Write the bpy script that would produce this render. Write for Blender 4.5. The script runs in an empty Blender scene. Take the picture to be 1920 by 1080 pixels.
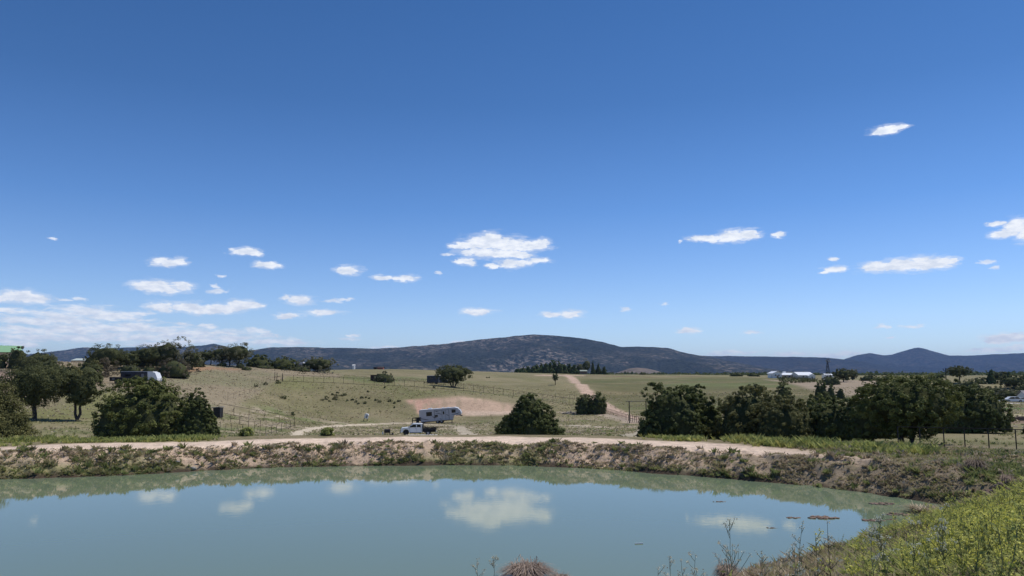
import bpy, math, random
import numpy as np
from mathutils import Vector, Matrix, Euler

S = bpy.context.scene
COL = S.collection
RNG = np.random.default_rng(7)

# ------------------------------------------------------------------ camera
PITCH = math.radians(6.57); FPX = 1450.0; CAMZ = 5.5
cam_d = bpy.data.cameras.new("camera"); cam = bpy.data.objects.new("camera", cam_d)
COL.objects.link(cam); S.camera = cam
cam.location = (0, 0, CAMZ); cam.rotation_euler = (math.radians(90) + PITCH, 0, 0)
cam_d.sensor_width = 36.0; cam_d.lens = FPX / 1920 * 36.0
cam_d.clip_start = 0.1; cam_d.clip_end = 90000

# ------------------------------------------------------------------ sky, sun, exposure
SUN_EL = math.radians(60); SUN_AZ = math.radians(62)
w = bpy.data.worlds.new("World"); S.world = w; w.use_nodes = True
nt = w.node_tree; nt.nodes.clear()
sky = nt.nodes.new('ShaderNodeTexSky'); sky.sky_type = 'NISHITA'; sky.sun_disc = False
sky.sun_elevation = SUN_EL; sky.sun_rotation = SUN_AZ
sky.altitude = 1500; sky.air_density = 1.0; sky.dust_density = 0.25; sky.ozone_density = 3.0
bg = nt.nodes.new('ShaderNodeBackground'); bg.inputs['Strength'].default_value = 0.136
# clouds are part of the sky: ellipses in azimuth / elevation, torn up by noise
CLOUD_PUFFS = [(880, 459, 24, 7), (905, 455, 32, 12), (922, 450, 22, 13), (950, 458, 40, 12), (985, 461, 34, 9), (1013, 458, 20, 9), (905, 473, 38, 8), (950, 475, 34, 8), (978, 478, 18, 5), (858, 463, 16, 4), (872, 489, 15, 6), (880, 492, 14, 4), (864, 487, 8, 3), (958, 494, 24, 8), (944, 494, 12, 5), (985, 491, 18, 4), (1008, 487, 22, 4), (924, 498, 12, 3), (1310, 447, 20, 5), (1335, 447, 24, 6), (1372, 444, 30, 10), (1400, 440, 24, 8), (1420, 436, 9, 3), (1455, 441, 11, 4), (1465, 440, 9, 3), (1650, 500, 34, 8), (1690, 497, 34, 11), (1730, 494, 34, 12), (1762, 492, 28, 10), (1788, 490, 14, 4), (1632, 503, 16, 4), (1562, 505, 16, 4), (1578, 503, 10, 4), (1548, 510, 12, 3), (1560, 487, 10, 3), (1905, 425, 20, 14), (1885, 438, 24, 8), (1920, 430, 24, 18), (1935, 440, 20, 10), (1869, 419, 14, 4), (1655, 245, 20, 6), (1670, 242, 18, 7), (1688, 238, 12, 3), (1644, 248, 10, 3), (302, 491, 20, 7), (318, 493, 22, 6), (338, 491, 14, 7), (450, 473, 18, 5), (466, 471, 20, 6), (482, 475, 12, 4), (486, 496, 12, 5), (508, 497, 18, 5), (652, 507, 20, 8), (646, 509, 14, 5), (718, 521, 16, 4), (745, 522, 16, 4), (763, 522, 17, 6), (270, 537, 26, 7), (290, 536, 26, 10), (312, 543, 28, 7), (340, 535, 22, 7), (352, 576, 30, 9), (385, 580, 34, 8), (420, 579, 34, 7), (450, 573, 28, 8), (473, 573, 18, 5), (340, 573, 12, 5), (30, 556, 34, 11), (60, 561, 32, 9), (5, 558, 22, 9), (300, 574, 22, 8), (310, 578, 16, 6), (536, 559, 10, 4), (562, 563, 22, 7), (895, 585, 28, 5), (1034, 590, 18, 4), (1070, 590, 20, 6), (1291, 620, 18, 5), (1880, 635, 36, 7), (1910, 633, 30, 8), (1860, 640, 20, 4), (602, 586, 30, 4), (540, 593, 20, 4)]
CLOUD_WISPS = [(150, 560, 16, 3), (112, 562, 16, 2), (1246, 569, 7, 3), (1171, 580, 9, 3), (1656, 613, 14, 3), (1710, 612, 22, 3), (1410, 624, 14, 3), (1848, 492, 22, 4), (1868, 502, 8, 3), (625, 564, 20, 3), (650, 562, 14, 2), (408, 545, 16, 5), (405, 536, 8, 3), (820, 511, 7, 3), (838, 478, 12, 3), (1275, 453, 6, 2), (414, 518, 8, 2), (655, 636, 18, 3), (102, 449, 12, 2), (660, 630, 14, 2), (490, 621, 14, 5), (495, 628, 16, 4), (470, 620, 14, 5), (520, 630, 6, 3), (430, 468, 5, 2), (1385, 661, 50, 3), (1560, 666, 40, 4), (1590, 664, 30, 5), (1350, 664, 22, 3), (1480, 663, 40, 3), (1860, 656, 50, 5), (1900, 652, 40, 4), (725, 651, 30, 2), (860, 641, 20, 2), (1670, 632, 10, 1.5)]
CLOUD_BANK = [(25, 599, 40, 6), (70, 602, 40, 7), (110, 592, 50, 8), (160, 585, 50, 9), (200, 593, 55, 8), (245, 597, 30, 6), (130, 603, 60, 6), (40, 617, 50, 5), (90, 620, 60, 6), (150, 618, 70, 8), (215, 616, 60, 8), (255, 612, 45, 7), (300, 620, 60, 6), (60, 633, 60, 6), (140, 634, 70, 6), (210, 631, 60, 6), (280, 634, 60, 7), (345, 626, 60, 7), (400, 624, 50, 6), (440, 634, 60, 6), (360, 640, 60, 7), (500, 641, 50, 5), (300, 646, 60, 5), (20, 640, 40, 4), (45, 647, 30, 3), (390, 612, 20, 3), (265, 587, 18, 4), (345, 607, 14, 3), (20, 583, 30, 4), (540, 643, 40, 4)]
def azel(px, py):
    v = Vector(((px - 960) / FPX, 0, 0)); dy = (540 - py) / FPX
    v = Vector((v.x, math.cos(PITCH) - dy * math.sin(PITCH), math.sin(PITCH) + dy * math.cos(PITCH))).normalized()
    return math.atan2(v.x, v.y), math.asin(v.z)
W_ = nt.nodes; WL = nt.links
def wm(op, a, b=None, c=None):
    t = W_.new('ShaderNodeMath'); t.operation = op
    for i, v in enumerate((a, b, c)):
        if v is None: continue
        if isinstance(v, (int, float)): t.inputs[i].default_value = v
        else: WL.new(v, t.inputs[i])
    return t.outputs[0]
def wrange(f, a, b, c=0.0, d=1.0, smooth=True):
    t = W_.new('ShaderNodeMapRange'); t.interpolation_type = 'SMOOTHSTEP' if smooth else 'LINEAR'
    for i, v in enumerate((a, b, c, d)): t.inputs[i + 1].default_value = v
    WL.new(f, t.inputs[0]); return t.outputs[0]
tcw = W_.new('ShaderNodeTexCoord'); nrm = W_.new('ShaderNodeVectorMath'); nrm.operation = 'NORMALIZE'; WL.new(tcw.outputs['Generated'], nrm.inputs[0])
sx = W_.new('ShaderNodeSeparateXYZ'); WL.new(nrm.outputs[0], sx.inputs[0])
AZN = wm('ARCTAN2', sx.outputs[0], sx.outputs[1]); ELN = wm('ARCSINE', sx.outputs[2])
uv = W_.new('ShaderNodeCombineXYZ'); WL.new(AZN, uv.inputs[0]); WL.new(ELN, uv.inputs[1])
def wnoise(vec, sc, scale, det, rough, dist=0.0):
    mpn = W_.new('ShaderNodeMapping'); mpn.inputs['Scale'].default_value = sc; WL.new(vec, mpn.inputs[0])
    t = W_.new('ShaderNodeTexNoise'); t.inputs['Scale'].default_value = scale; t.inputs['Detail'].default_value = det; t.inputs['Roughness'].default_value = rough; t.inputs['Distortion'].default_value = dist
    WL.new(mpn.outputs[0], t.inputs['Vector']); return t
warp = wnoise(uv.outputs[0], (1, 2.0, 1), 60, 5, .6)
wv = W_.new('ShaderNodeVectorMath'); wv.operation = 'MULTIPLY_ADD'; wv.inputs[1].default_value = (.030, .010, 0); WL.new(warp.outputs['Color'], wv.inputs[0])
sh = W_.new('ShaderNodeVectorMath'); sh.operation = 'SUBTRACT'; sh.inputs[1].default_value = (.015, .005, 0); WL.new(uv.outputs[0], sh.inputs[0]); WL.new(sh.outputs[0], wv.inputs[2])
def field(bl, grow):
    acc = None
    for (cx, cy, rx, ry) in bl:
        A0, E0 = azel(cx, cy); A1, _ = azel(cx + rx, cy); _, E1 = azel(cx, cy - ry)
        ix = 1 / (abs(A1 - A0) * grow + 1e-5); iy = 1 / (abs(E1 - E0) * grow + .0004)
        m_ = W_.new('ShaderNodeVectorMath'); m_.operation = 'MULTIPLY_ADD'; WL.new(wv.outputs[0], m_.inputs[0]); m_.inputs[1].default_value = (ix, iy, 0); m_.inputs[2].default_value = (-A0 * ix, -E0 * iy, 0)
        l_ = W_.new('ShaderNodeVectorMath'); l_.operation = 'LENGTH'; WL.new(m_.outputs[0], l_.inputs[0])
        acc = l_.outputs['Value'] if acc is None else wm('MINIMUM', acc, l_.outputs['Value'])
    return acc
fine = wnoise(uv.outputs[0], (1, 2.8, 1), 105, 7, .64).outputs['Fac']
streak = wnoise(uv.outputs[0], (1, 5, 1), 45, 6, .6, .6).outputs['Fac']
puff = field(CLOUD_PUFFS, 1.12); pd = wm('MULTIPLY_ADD', fine, 1.05, wm('SUBTRACT', puff, .52)); PUFF = wm('MAXIMUM', wrange(pd, 1.14, .62), wrange(wm('MULTIPLY_ADD', streak, 1.6, wm('SUBTRACT', puff, .8)), 1.55, .7, 0, .42))
wisp = field(CLOUD_WISPS, 1.15); wd_ = wm('MULTIPLY_ADD', fine, 1.6, wm('SUBTRACT', wisp, .8)); WISP = wrange(wd_, 1.2, .3, 0, .8)
bk = field(CLOUD_BANK, 1.25); bd = wm('MULTIPLY_ADD', streak, 2.6, wm('SUBTRACT', bk, 1.3)); BANK = wrange(bd, 1.45, .2, 0, .95)
veil = wnoise(uv.outputs[0], (1, 6, 1), 9, 6, .6, .3).outputs['Fac']
VEIL = wm('MULTIPLY', wrange(veil, .50, .70, 0, .75), wm('MULTIPLY', wrange(ELN, .19, .03), wrange(wm('ABSOLUTE', AZN), .62, .80)))
dens = wm('MAXIMUM', wm('MAXIMUM', PUFF, VEIL), wm('MAXIMUM', WISP, BANK))
CLOUD_SHADE = wrange(wnoise(uv.outputs[0], (1, 2.4, 1), 55, 5, .6).outputs['Fac'], .35, .65)
grad = W_.new('ShaderNodeValToRGB'); WL.new(wrange(ELN, 0, .9, 0, 1, False), grad.inputs[0])
for i, (p_, c_) in enumerate([(0.0, (.90, .93, 1.06)), (.081, (.84, .90, 1.06)), (.235, (.475, .68, .93)), (.384, (.325, .54, .765)), (.52, (.283, .51, .735)), (1.0, (.283, .51, .735))]):
    e_ = grad.color_ramp.elements[i] if i < 2 else grad.color_ramp.elements.new(p_)
    e_.position = p_; e_.color = (*c_, 1)
sk = W_.new('ShaderNodeMix'); sk.data_type = 'RGBA'; sk.blend_type = 'MULTIPLY'; sk.inputs[0].default_value = 1; WL.new(sky.outputs[0], sk.inputs[6]); WL.new(grad.outputs[0], sk.inputs[7])
cc = W_.new('ShaderNodeMix'); cc.data_type = 'RGBA'; WL.new(CLOUD_SHADE, cc.inputs[0]); cc.inputs[6].default_value = (5.5, 6.0, 6.9, 1); cc.inputs[7].default_value = (7.3, 7.55, 8.0, 1)
fin = W_.new('ShaderNodeMix'); fin.data_type = 'RGBA'; WL.new(dens, fin.inputs[0]); WL.new(sk.outputs[2], fin.inputs[6]); WL.new(cc.outputs[2], fin.inputs[7])
out = nt.nodes.new('ShaderNodeOutputWorld'); WL.new(fin.outputs[2], bg.inputs['Color']); WL.new(bg.outputs[0], out.inputs['Surface'])
w.cycles.sampling_method = 'MANUAL'; w.cycles.sample_map_resolution = 1024
sd = bpy.data.lights.new("sun", 'SUN'); sd.energy = 3.6; sd.angle = math.radians(0.53); sd.color = (1.0, 0.96, 0.90)
sun = bpy.data.objects.new("sun", sd); COL.objects.link(sun)
sv = Vector((math.sin(SUN_AZ) * math.cos(SUN_EL), math.cos(SUN_AZ) * math.cos(SUN_EL), math.sin(SUN_EL)))
sun.rotation_euler = sv.to_track_quat('Z', 'Y').to_euler(); sun.location = (0, 0, 300)
S.view_settings.view_transform = 'Standard'; S.view_settings.look = 'None'
S.view_settings.exposure = 0.0; S.view_settings.gamma = 1.0; S.view_settings.use_curve_mapping = False
S.cycles.transparent_max_bounces = 48; S.cycles.max_bounces = 8
S.cycles.volume_bounces = 0

# ------------------------------------------------------------------ pixel <-> world helpers
CP, SP = math.cos(PITCH), math.sin(PITCH)
def at(px, py, Y):
    """world point at forward distance Y on the ray through photo pixel (px,py)"""
    dx = (px - 960) / FPX; dy = (540 - py) / FPX
    vy = CP - dy * SP; vz = SP + dy * CP
    k = Y / vy
    return Vector((dx * k, Y, CAMZ + vz * k))
def on_z(px, py, z=0.0):
    dx = (px - 960) / FPX; dy = (540 - py) / FPX
    vy = CP - dy * SP; vz = SP + dy * CP
    k = (z - CAMZ) / vz
    return (dx * k, vy * k)
def mpp(Y): return Y / FPX           # metres per photo pixel at distance Y
def PX(x, y): return 960 + FPX * CP * x / np.maximum(y, .1)

# ------------------------------------------------------------------ numpy noise
def _h(ix, iy, iz, seed):
    n = (ix.astype(np.int64) * 374761393 + iy.astype(np.int64) * 668265263 + iz.astype(np.int64) * 2147483647 + seed * 1274126177) & 0xffffffff
    n = ((n ^ (n >> 13)) * 1274126177) & 0xffffffff
    n = n ^ (n >> 16)
    return (n & 0xffff) / 65535.0
def vnoise(x, y, z=None, seed=0):
    if z is None: z = np.zeros_like(x)
    ix, iy, iz = np.floor(x), np.floor(y), np.floor(z)
    fx, fy, fz = x - ix, y - iy, z - iz
    fx = fx * fx * (3 - 2 * fx); fy = fy * fy * (3 - 2 * fy); fz = fz * fz * (3 - 2 * fz)
    r = 0
    for a in (0, 1):
        for b in (0, 1):
            h0 = _h(ix + a, iy + b, iz, seed); h1 = _h(ix + a, iy + b, iz + 1, seed)
            r = r + (h0 * (1 - fz) + h1 * fz) * (fx if a else 1 - fx) * (fy if b else 1 - fy)
    return r * 2 - 1
def vn2(x, y, seed=0):
    ix, iy = np.floor(x), np.floor(y); iz = np.zeros_like(ix)
    fx, fy = x - ix, y - iy
    fx = fx * fx * (3 - 2 * fx); fy = fy * fy * (3 - 2 * fy)
    return 2 * ((_h(ix, iy, iz, seed) * (1 - fx) + _h(ix + 1, iy, iz, seed) * fx) * (1 - fy) +
                (_h(ix, iy + 1, iz, seed) * (1 - fx) + _h(ix + 1, iy + 1, iz, seed) * fx) * fy) - 1
def fbm(x, y, o=4, seed=0):
    a = 1; r = 0; t = 0
    for i in range(o):
        r = r + a * vn2(x * 2 ** i + i * 17.3, y * 2 ** i - i * 9.1, seed + i); t += a; a *= .5
    return r / t
def sm(a, b, x):
    t = np.clip((x - a) / (b - a), 0, 1); return t * t * (3 - 2 * t)

# ------------------------------------------------------------------ object helpers
def link(o, parent=None):
    COL.objects.link(o)
    if parent is not None: o.parent = parent
    return o
def tag(o, label=None, cat=None, group=None, kind=None):
    if label: o['label'] = label
    if cat: o['category'] = cat
    if group: o['group'] = group
    if kind: o['kind'] = kind
    return o
def thing(name, label, cat, loc, rz=0, group=None, rot=None):
    o = bpy.data.objects.new(name, None); link(o); o.location = loc
    o.rotation_euler = rot if rot else (0, 0, rz); o.empty_display_size = .3
    return tag(o, label, cat, group)
def np_mesh(name, V, F, mat, parent=None, smooth=False, mats=None, midx=None):
    """V (n,3) array; F (m,3|4) int array"""
    V = np.asarray(V, dtype=np.float32); F = np.asarray(F, dtype=np.int32)
    me = bpy.data.meshes.new(name); k = F.shape[1]
    me.vertices.add(len(V)); me.vertices.foreach_set('co', V.ravel())
    me.loops.add(F.size); me.loops.foreach_set('vertex_index', F.ravel())
    me.polygons.add(len(F)); me.polygons.foreach_set('loop_start', np.arange(0, F.size, k, dtype=np.int32))
    if smooth: me.polygons.foreach_set('use_smooth', np.ones(len(F), dtype=bool))
    for m in (mats or [mat]): me.materials.append(m)
    if midx is not None: me.polygons.foreach_set('material_index', np.asarray(midx, dtype=np.int32))
    me.update(calc_edges=True); me.validate()
    return link(bpy.data.objects.new(name, me), parent)
class MB:
    def __init__(s): s.v = []; s.f = []
    def add(s, vs, fs):
        b = len(s.v); s.v += [tuple(v) for v in vs]; s.f += [tuple(b + i for i in f) for f in fs]; return s
    def box(s, c, d, rz=0, ry=0):
        R = Euler((0, ry, rz)).to_matrix(); c = Vector(c)
        vs = [c + R @ Vector((x * d[0] / 2, y * d[1] / 2, z * d[2] / 2)) for x in (-1, 1) for y in (-1, 1) for z in (-1, 1)]
        return s.add(vs, [(0, 1, 3, 2), (4, 6, 7, 5), (0, 4, 5, 1), (2, 3, 7, 6), (0, 2, 6, 4), (1, 5, 7, 3)])
    def tube(s, p, q, r0, r1=None, n=6):
        p = Vector(p); q = Vector(q); r1 = r0 if r1 is None else r1
        d = (q - p); 
        if d.length < 1e-6: return s
        d.normalize(); a = d.orthogonal().normalized(); b = d.cross(a)
        vs = []
        for c, r in ((p, r0), (q, r1)):
            for i in range(n):
                t = 2 * math.pi * i / n; vs.append(c + (a * math.cos(t) + b * math.sin(t)) * r)
        fs = [(i, (i + 1) % n, n + (i + 1) % n, n + i) for i in range(n)] + [tuple(reversed(range(n))), tuple(range(n, 2 * n))]
        return s.add(vs, fs)
    def prism(s, prof, y0, y1):
        """prof: list of (x,z) outline, extruded in y"""
        n = len(prof); vs = [(x, y0, z) for x, z in prof] + [(x, y1, z) for x, z in prof]
        fs = [(i, (i + 1) % n, n + (i + 1) % n, n + i) for i in range(n)] + [tuple(reversed(range(n))), tuple(range(n, 2 * n))]
        return s.add(vs, fs)
    def build(s, name, mat, parent=None, bevel=0, smooth=False):
        me = bpy.data.meshes.new(name); me.from_pydata([tuple(v) for v in s.v], [], s.f); me.materials.append(mat)
        me.validate()
        import bmesh
        bm = bmesh.new(); bm.from_mesh(me); bmesh.ops.recalc_face_normals(bm, faces=bm.faces)
        if bevel:
            bmesh.ops.bevel(bm, geom=[e for e in bm.edges if e.is_manifold and e.calc_face_angle(0) > .4], offset=bevel, segments=2, affect='EDGES', profile=.6)
        bm.to_mesh(me); bm.free()
        if smooth:
            for p in me.polygons: p.use_smooth = True
        return link(bpy.data.objects.new(name, me), parent)

# ------------------------------------------------------------------ materials
MATS = {}
def mat(name, col, rough=.8, var=.15, scale=3.0, col2=None, bump=0, metal=0, bscale=None, spec=.3, trans=0):
    if name in MATS: return MATS[name]
    m = bpy.data.materials.new(name); m.use_nodes = True; n = m.node_tree; b = n.nodes['Principled BSDF']
    tc = n.nodes.new('ShaderNodeTexCoord'); nz = n.nodes.new('ShaderNodeTexNoise'); nz.inputs['Scale'].default_value = scale; nz.inputs['Detail'].default_value = 5
    n.links.new(tc.outputs['Object'], nz.inputs['Vector'])
    cr = n.nodes.new('ShaderNodeValToRGB'); c2 = col2 or tuple(min(1, c * (1 + var)) for c in col); c1 = col if col2 else tuple(c * (1 - var) for c in col)
    cr.color_ramp.elements[0].position = .35; cr.color_ramp.elements[1].position = .65
    cr.color_ramp.elements[0].color = (*c1, 1); cr.color_ramp.elements[1].color = (*c2, 1)
    n.links.new(nz.outputs['Fac'], cr.inputs[0]); n.links.new(cr.outputs[0], b.inputs['Base Color'])
    b.inputs['Roughness'].default_value = rough; b.inputs['Metallic'].default_value = metal; b.inputs['Specular IOR Level'].default_value = spec
    if bump:
        bp = n.nodes.new('ShaderNodeBump'); bp.inputs['Strength'].default_value = bump; bp.inputs['Distance'].default_value = .05
        nb = n.nodes.new('ShaderNodeTexNoise'); nb.inputs['Scale'].default_value = bscale or scale * 4
        n.links.new(tc.outputs['Object'], nb.inputs['Vector']); n.links.new(nb.outputs['Fac'], bp.inputs['Height']); n.links.new(bp.outputs[0], b.inputs['Normal'])
    if trans:
        tr = n.nodes.new('ShaderNodeBsdfTranslucent'); mx = n.nodes.new('ShaderNodeMixShader'); mx.inputs[0].default_value = trans
        n.links.new(cr.outputs[0], tr.inputs[0]); n.links.new(b.outputs[0], mx.inputs[1]); n.links.new(tr.outputs[0], mx.inputs[2])
        n.links.new(mx.outputs[0], n.nodes['Material Output'].inputs['Surface'])
    MATS[name] = m; return m
def leafmat(name, a, b, scale=1.2): return mat(name, a, rough=.75, col2=b, scale=scale, spec=.2, trans=.32)
M_JUN = leafmat('juniper_leaf', (.066, .084, .022), (.215, .23, .066))
M_JUND = leafmat('dark_juniper_leaf', (.052, .070, .022), (.170, .190, .058))
M_JUNO = leafmat('olive_juniper_leaf', (.09, .092, .030), (.225, .215, .078))
M_OAK = leafmat('oak_leaf', (.056, .066, .024), (.165, .172, .066))
M_OAKG = leafmat('grey_oak_leaf', (.11, .115, .06), (.25, .24, .14))
M_RUST = leafmat('rusty_leaf', (.11, .088, .055), (.20, .165, .105))
M_PINE = leafmat('pine_needle', (.05, .085, .03), (.13, .19, .07))
M_LIGHT = leafmat('spring_leaf', (.10, .13, .04), (.19, .22, .08))
M_PALE = leafmat('pale_branch', (.16, .16, .12), (.24, .23, .18))
M_INSHADE = mat('painted_inner_shade', (.045, .05, .022), rough=1, col2=(.085, .092, .04), scale=5, bump=1, spec=.05)  # dark green that paints the shade inside the crowns
M_BARK = mat('bark', (.07, .055, .045), rough=.95, var=.35, scale=8, bump=.5)
M_STEEL = mat('rusty_pipe', (.055, .038, .03), rough=.7, var=.3, scale=4)
M_WHITE = mat('white_paint', (.78, .78, .77), rough=.35, var=.03, scale=1.5, spec=.5)
M_RVW = mat('trailer_siding', (.50, .49, .505), rough=.45, var=.04, scale=1.0, spec=.4)
M_ROOFW = mat('white_roof', (.82, .83, .84), rough=.5, var=.04)
M_GLASS = mat('dark_glass', (.012, .013, .016), rough=.08, var=.1, spec=.6)
M_BLACK = mat('black_steel', (.018, .017, .017), rough=.55, var=.2)
M_TYRE = mat('tyre_rubber', (.02, .02, .02), rough=.9, var=.2)
M_RIM = mat('wheel_rim', (.35, .35, .36), rough=.35, var=.1, metal=.6)
M_DECAL = mat('dark_decal', (.04, .04, .05), rough=.4, var=.1)
M_GREY = mat('grey_panel', (.22, .22, .23), rough=.6, var=.15)
M_WOOD = mat('weathered_wood', (.16, .12, .09), rough=.9, var=.3, scale=6)
M_GREENROOF = mat('green_metal_roof', (.27, .46, .25), rough=.5, var=.05)
M_TANWALL = mat('tan_wall', (.45, .38, .28), rough=.85, var=.1)
M_RED = mat('red_barn_paint', (.30, .10, .08), rough=.8, var=.15)
M_ROCK = mat('pale_rock', (.36, .32, .27), rough=.95, var=.3, scale=5, bump=.5)
M_CONC = mat('pale_slab', (.62, .60, .56), rough=.9, var=.15, scale=4)
M_DRY = mat('dry_grass', (.20, .15, .12), rough=.9, col2=(.46, .37, .30), scale=16, spec=.1, trans=.15)
M_TUFT_T = mat('tan_tuft', (.25, .195, .125), rough=.9, col2=(.62, .52, .37), scale=1.8, spec=.1, trans=.25)
M_TUFT_G = mat('green_tuft', (.13, .16, .055), rough=.9, col2=(.34, .36, .14), scale=1.6, spec=.1, trans=.35)
M_TUFT_O = mat('olive_tuft', (.22, .20, .09), rough=.9, col2=(.50, .45, .25), scale=1.6, spec=.1, trans=.3)
M_WEED = mat('weed_leaf', (.15, .19, .05), rough=.8, col2=(.54, .55, .19), scale=3.5, spec=.15, trans=.45)
M_WSTEM = mat('weed_stem', (.11, .13, .06), rough=.8, col2=(.22, .23, .12), scale=5, spec=.15)
M_SAGE = mat('pale_weed_stem', (.17, .20, .13), rough=.8, col2=(.30, .33, .24), scale=5, spec=.15)
M_FLOWER = mat('yellow_flower', (.66, .62, .10), rough=.7, col2=(.80, .76, .22), scale=6, spec=.2, trans=.3)
M_PALEFL = mat('pale_flower', (.55, .56, .42), rough=.7, col2=(.72, .72, .60), scale=6, spec=.2, trans=.3)

# ------------------------------------------------------------------ pond outline and terrain heights
shore_px = [(-700, 985), (-450, 945), (-300, 926), (-100, 909), (0, 899), (120, 895), (240, 891), (360, 884), (480, 878), (600, 875), (720, 873), (840, 872),
            (960, 873), (1080, 877), (1200, 885), (1320, 894), (1440, 904), (1540, 914), (1620, 924), (1700, 935), (1760, 945), (1800, 956),
            (1795, 966), (1745, 977), (1690, 991), (1620, 1014), (1560, 1032), (1490, 1054), (1440, 1061), (1380, 1072), (1300, 1079), (1180, 1092), (1000, 1096), (800, 1108), (400, 1112), (0, 1118), (-600, 1130), (-1200, 1130)]
SHORE = np.array([on_z(a, b) for a, b in shore_px])
def poly_sd(P, x, y):
    d = np.full(x.shape, 1e9); ins = np.zeros(x.shape, bool)
    n = len(P)
    for i in range(n):
        x0, y0 = P[i]; x1, y1 = P[(i + 1) % n]
        ex, ey = x1 - x0, y1 - y0; L = ex * ex + ey * ey + 1e-12
        t = np.clip(((x - x0) * ex + (y - y0) * ey) / L, 0, 1)
        d = np.minimum(d, (x - x0 - t * ex) ** 2 + (y - y0 - t * ey) ** 2)
        c = ((y0 > y) != (y1 > y)) & (x < ex * (y - y0) / (ey + 1e-12) + x0)
        ins ^= c
    return np.sqrt(d) * np.where(ins, -1, 1)
def line_d(P, x, y):
    d = np.full(x.shape, 1e9)
    for i in range(len(P) - 1):
        x0, y0 = P[i]; x1, y1 = P[i + 1]; ex, ey = x1 - x0, y1 - y0
        t = np.clip(((x - x0) * ex + (y - y0) * ey) / (ex * ex + ey * ey + 1e-12), 0, 1)
        d = np.minimum(d, (x - x0 - t * ex) ** 2 + (y - y0 - t * ey) ** 2)
    return np.sqrt(d)

CTRL = [  # photo pixel, forward distance: points of the ground
    (200, 823, 80), (0, 826, 75), (-300, 826, 80), (600, 824, 88), (420, 824, 84), (1000, 822, 92), (800, 823, 90), (1180, 824, 84), (1300, 828, 74), (1450, 830, 66), (1560, 831, 60),
    (1690, 830, 55), (1884, 842, 48), (2150, 850, 48), (1884, 816, 75), (2200, 820, 80), (1880, 777, 130), (1890, 758, 168), (1905, 755, 185), (1840, 753, 228), (1900, 755, 205), (1830, 722, 320), (1870, 738, 280), (1780, 716, 300), (2300, 760, 160), (2300, 700, 330),
    (1600, 745, 200), (1600, 780, 130), (1450, 762, 210), (1450, 738, 280), (1450, 716, 360), (1480, 708, 430), (1560, 712, 400), (1600, 716, 330), (1640, 712, 400),
    (1100, 765, 230), (1200, 791, 165), (1150, 776, 200), (1100, 742, 290), (1075, 722, 370), (1062, 703, 470), (900, 696, 500), (750, 693, 500), (1300, 704, 500), (1600, 704, 500), (1900, 704, 480), (1300, 735, 300), (1300, 765, 215),
    (1090, 781, 190), (788, 816, 138), (600, 815, 135), (450, 812, 132), (490, 797, 150), (830, 792, 190), (690, 790, 190), (1000, 800, 155), (1130, 797, 160), (930, 790, 180),
    (770, 776, 203), (870, 779, 203), (950, 779, 203), (800, 752, 213), (860, 746, 214), (940, 753, 214), (730, 765, 207),
    (600, 781, 190), (600, 761, 205), (600, 741, 215), (540, 717, 225), (650, 721, 235), (800, 729, 240), (860, 734, 240), (960, 744, 240), (1040, 756, 238),
    (640, 706, 300), (640, 694, 400), (800, 712, 290), (800, 699, 400), (720, 713, 270), (850, 727, 255), (980, 722, 320), (1040, 717, 320), (930, 735, 270),
    (480, 721, 215), (440, 741, 185), (420, 771, 160), (440, 690, 245), (350, 701, 215), (300, 717, 185), (250, 741, 150), (165, 789, 112), (80, 790, 110), (120, 762, 130), (150, 722, 165),
    (60, 690, 200), (10, 676, 215), (0, 722, 150), (200, 700, 205), (260, 700, 210), (500, 691, 270), (600, 699, 265), (560, 699, 262), (130, 690, 205), (-200, 680, 210), (-200, 720, 150), (-200, 790, 110),
    (520, 694, 255), (400, 684, 250), (300, 692, 222)]
cp = [tuple(at(*c)) for c in CTRL]
for (px, Y, z) in [(200, 340, 2), (400, 360, 3), (0, 330, 6), (520, 380, 6), (-400, 400, 6), (2400, 500, 8), (300, 520, 7), (600, 560, 9), (0, 560, 8), (-300, 560, 8),
                   (300, 700, 9), (900, 640, 9), (1300, 640, 9), (1700, 640, 8), (900, 800, 10), (1500, 800, 10), (0, 800, 10), (2100, 700, 9), (-300, 62, 1.2), (-800, 80, -1), (-800, 200, 4)]:
    cp.append(((px - 960) / FPX * Y, Y, z - (2.5 if Y > 600 else 0)))
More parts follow.
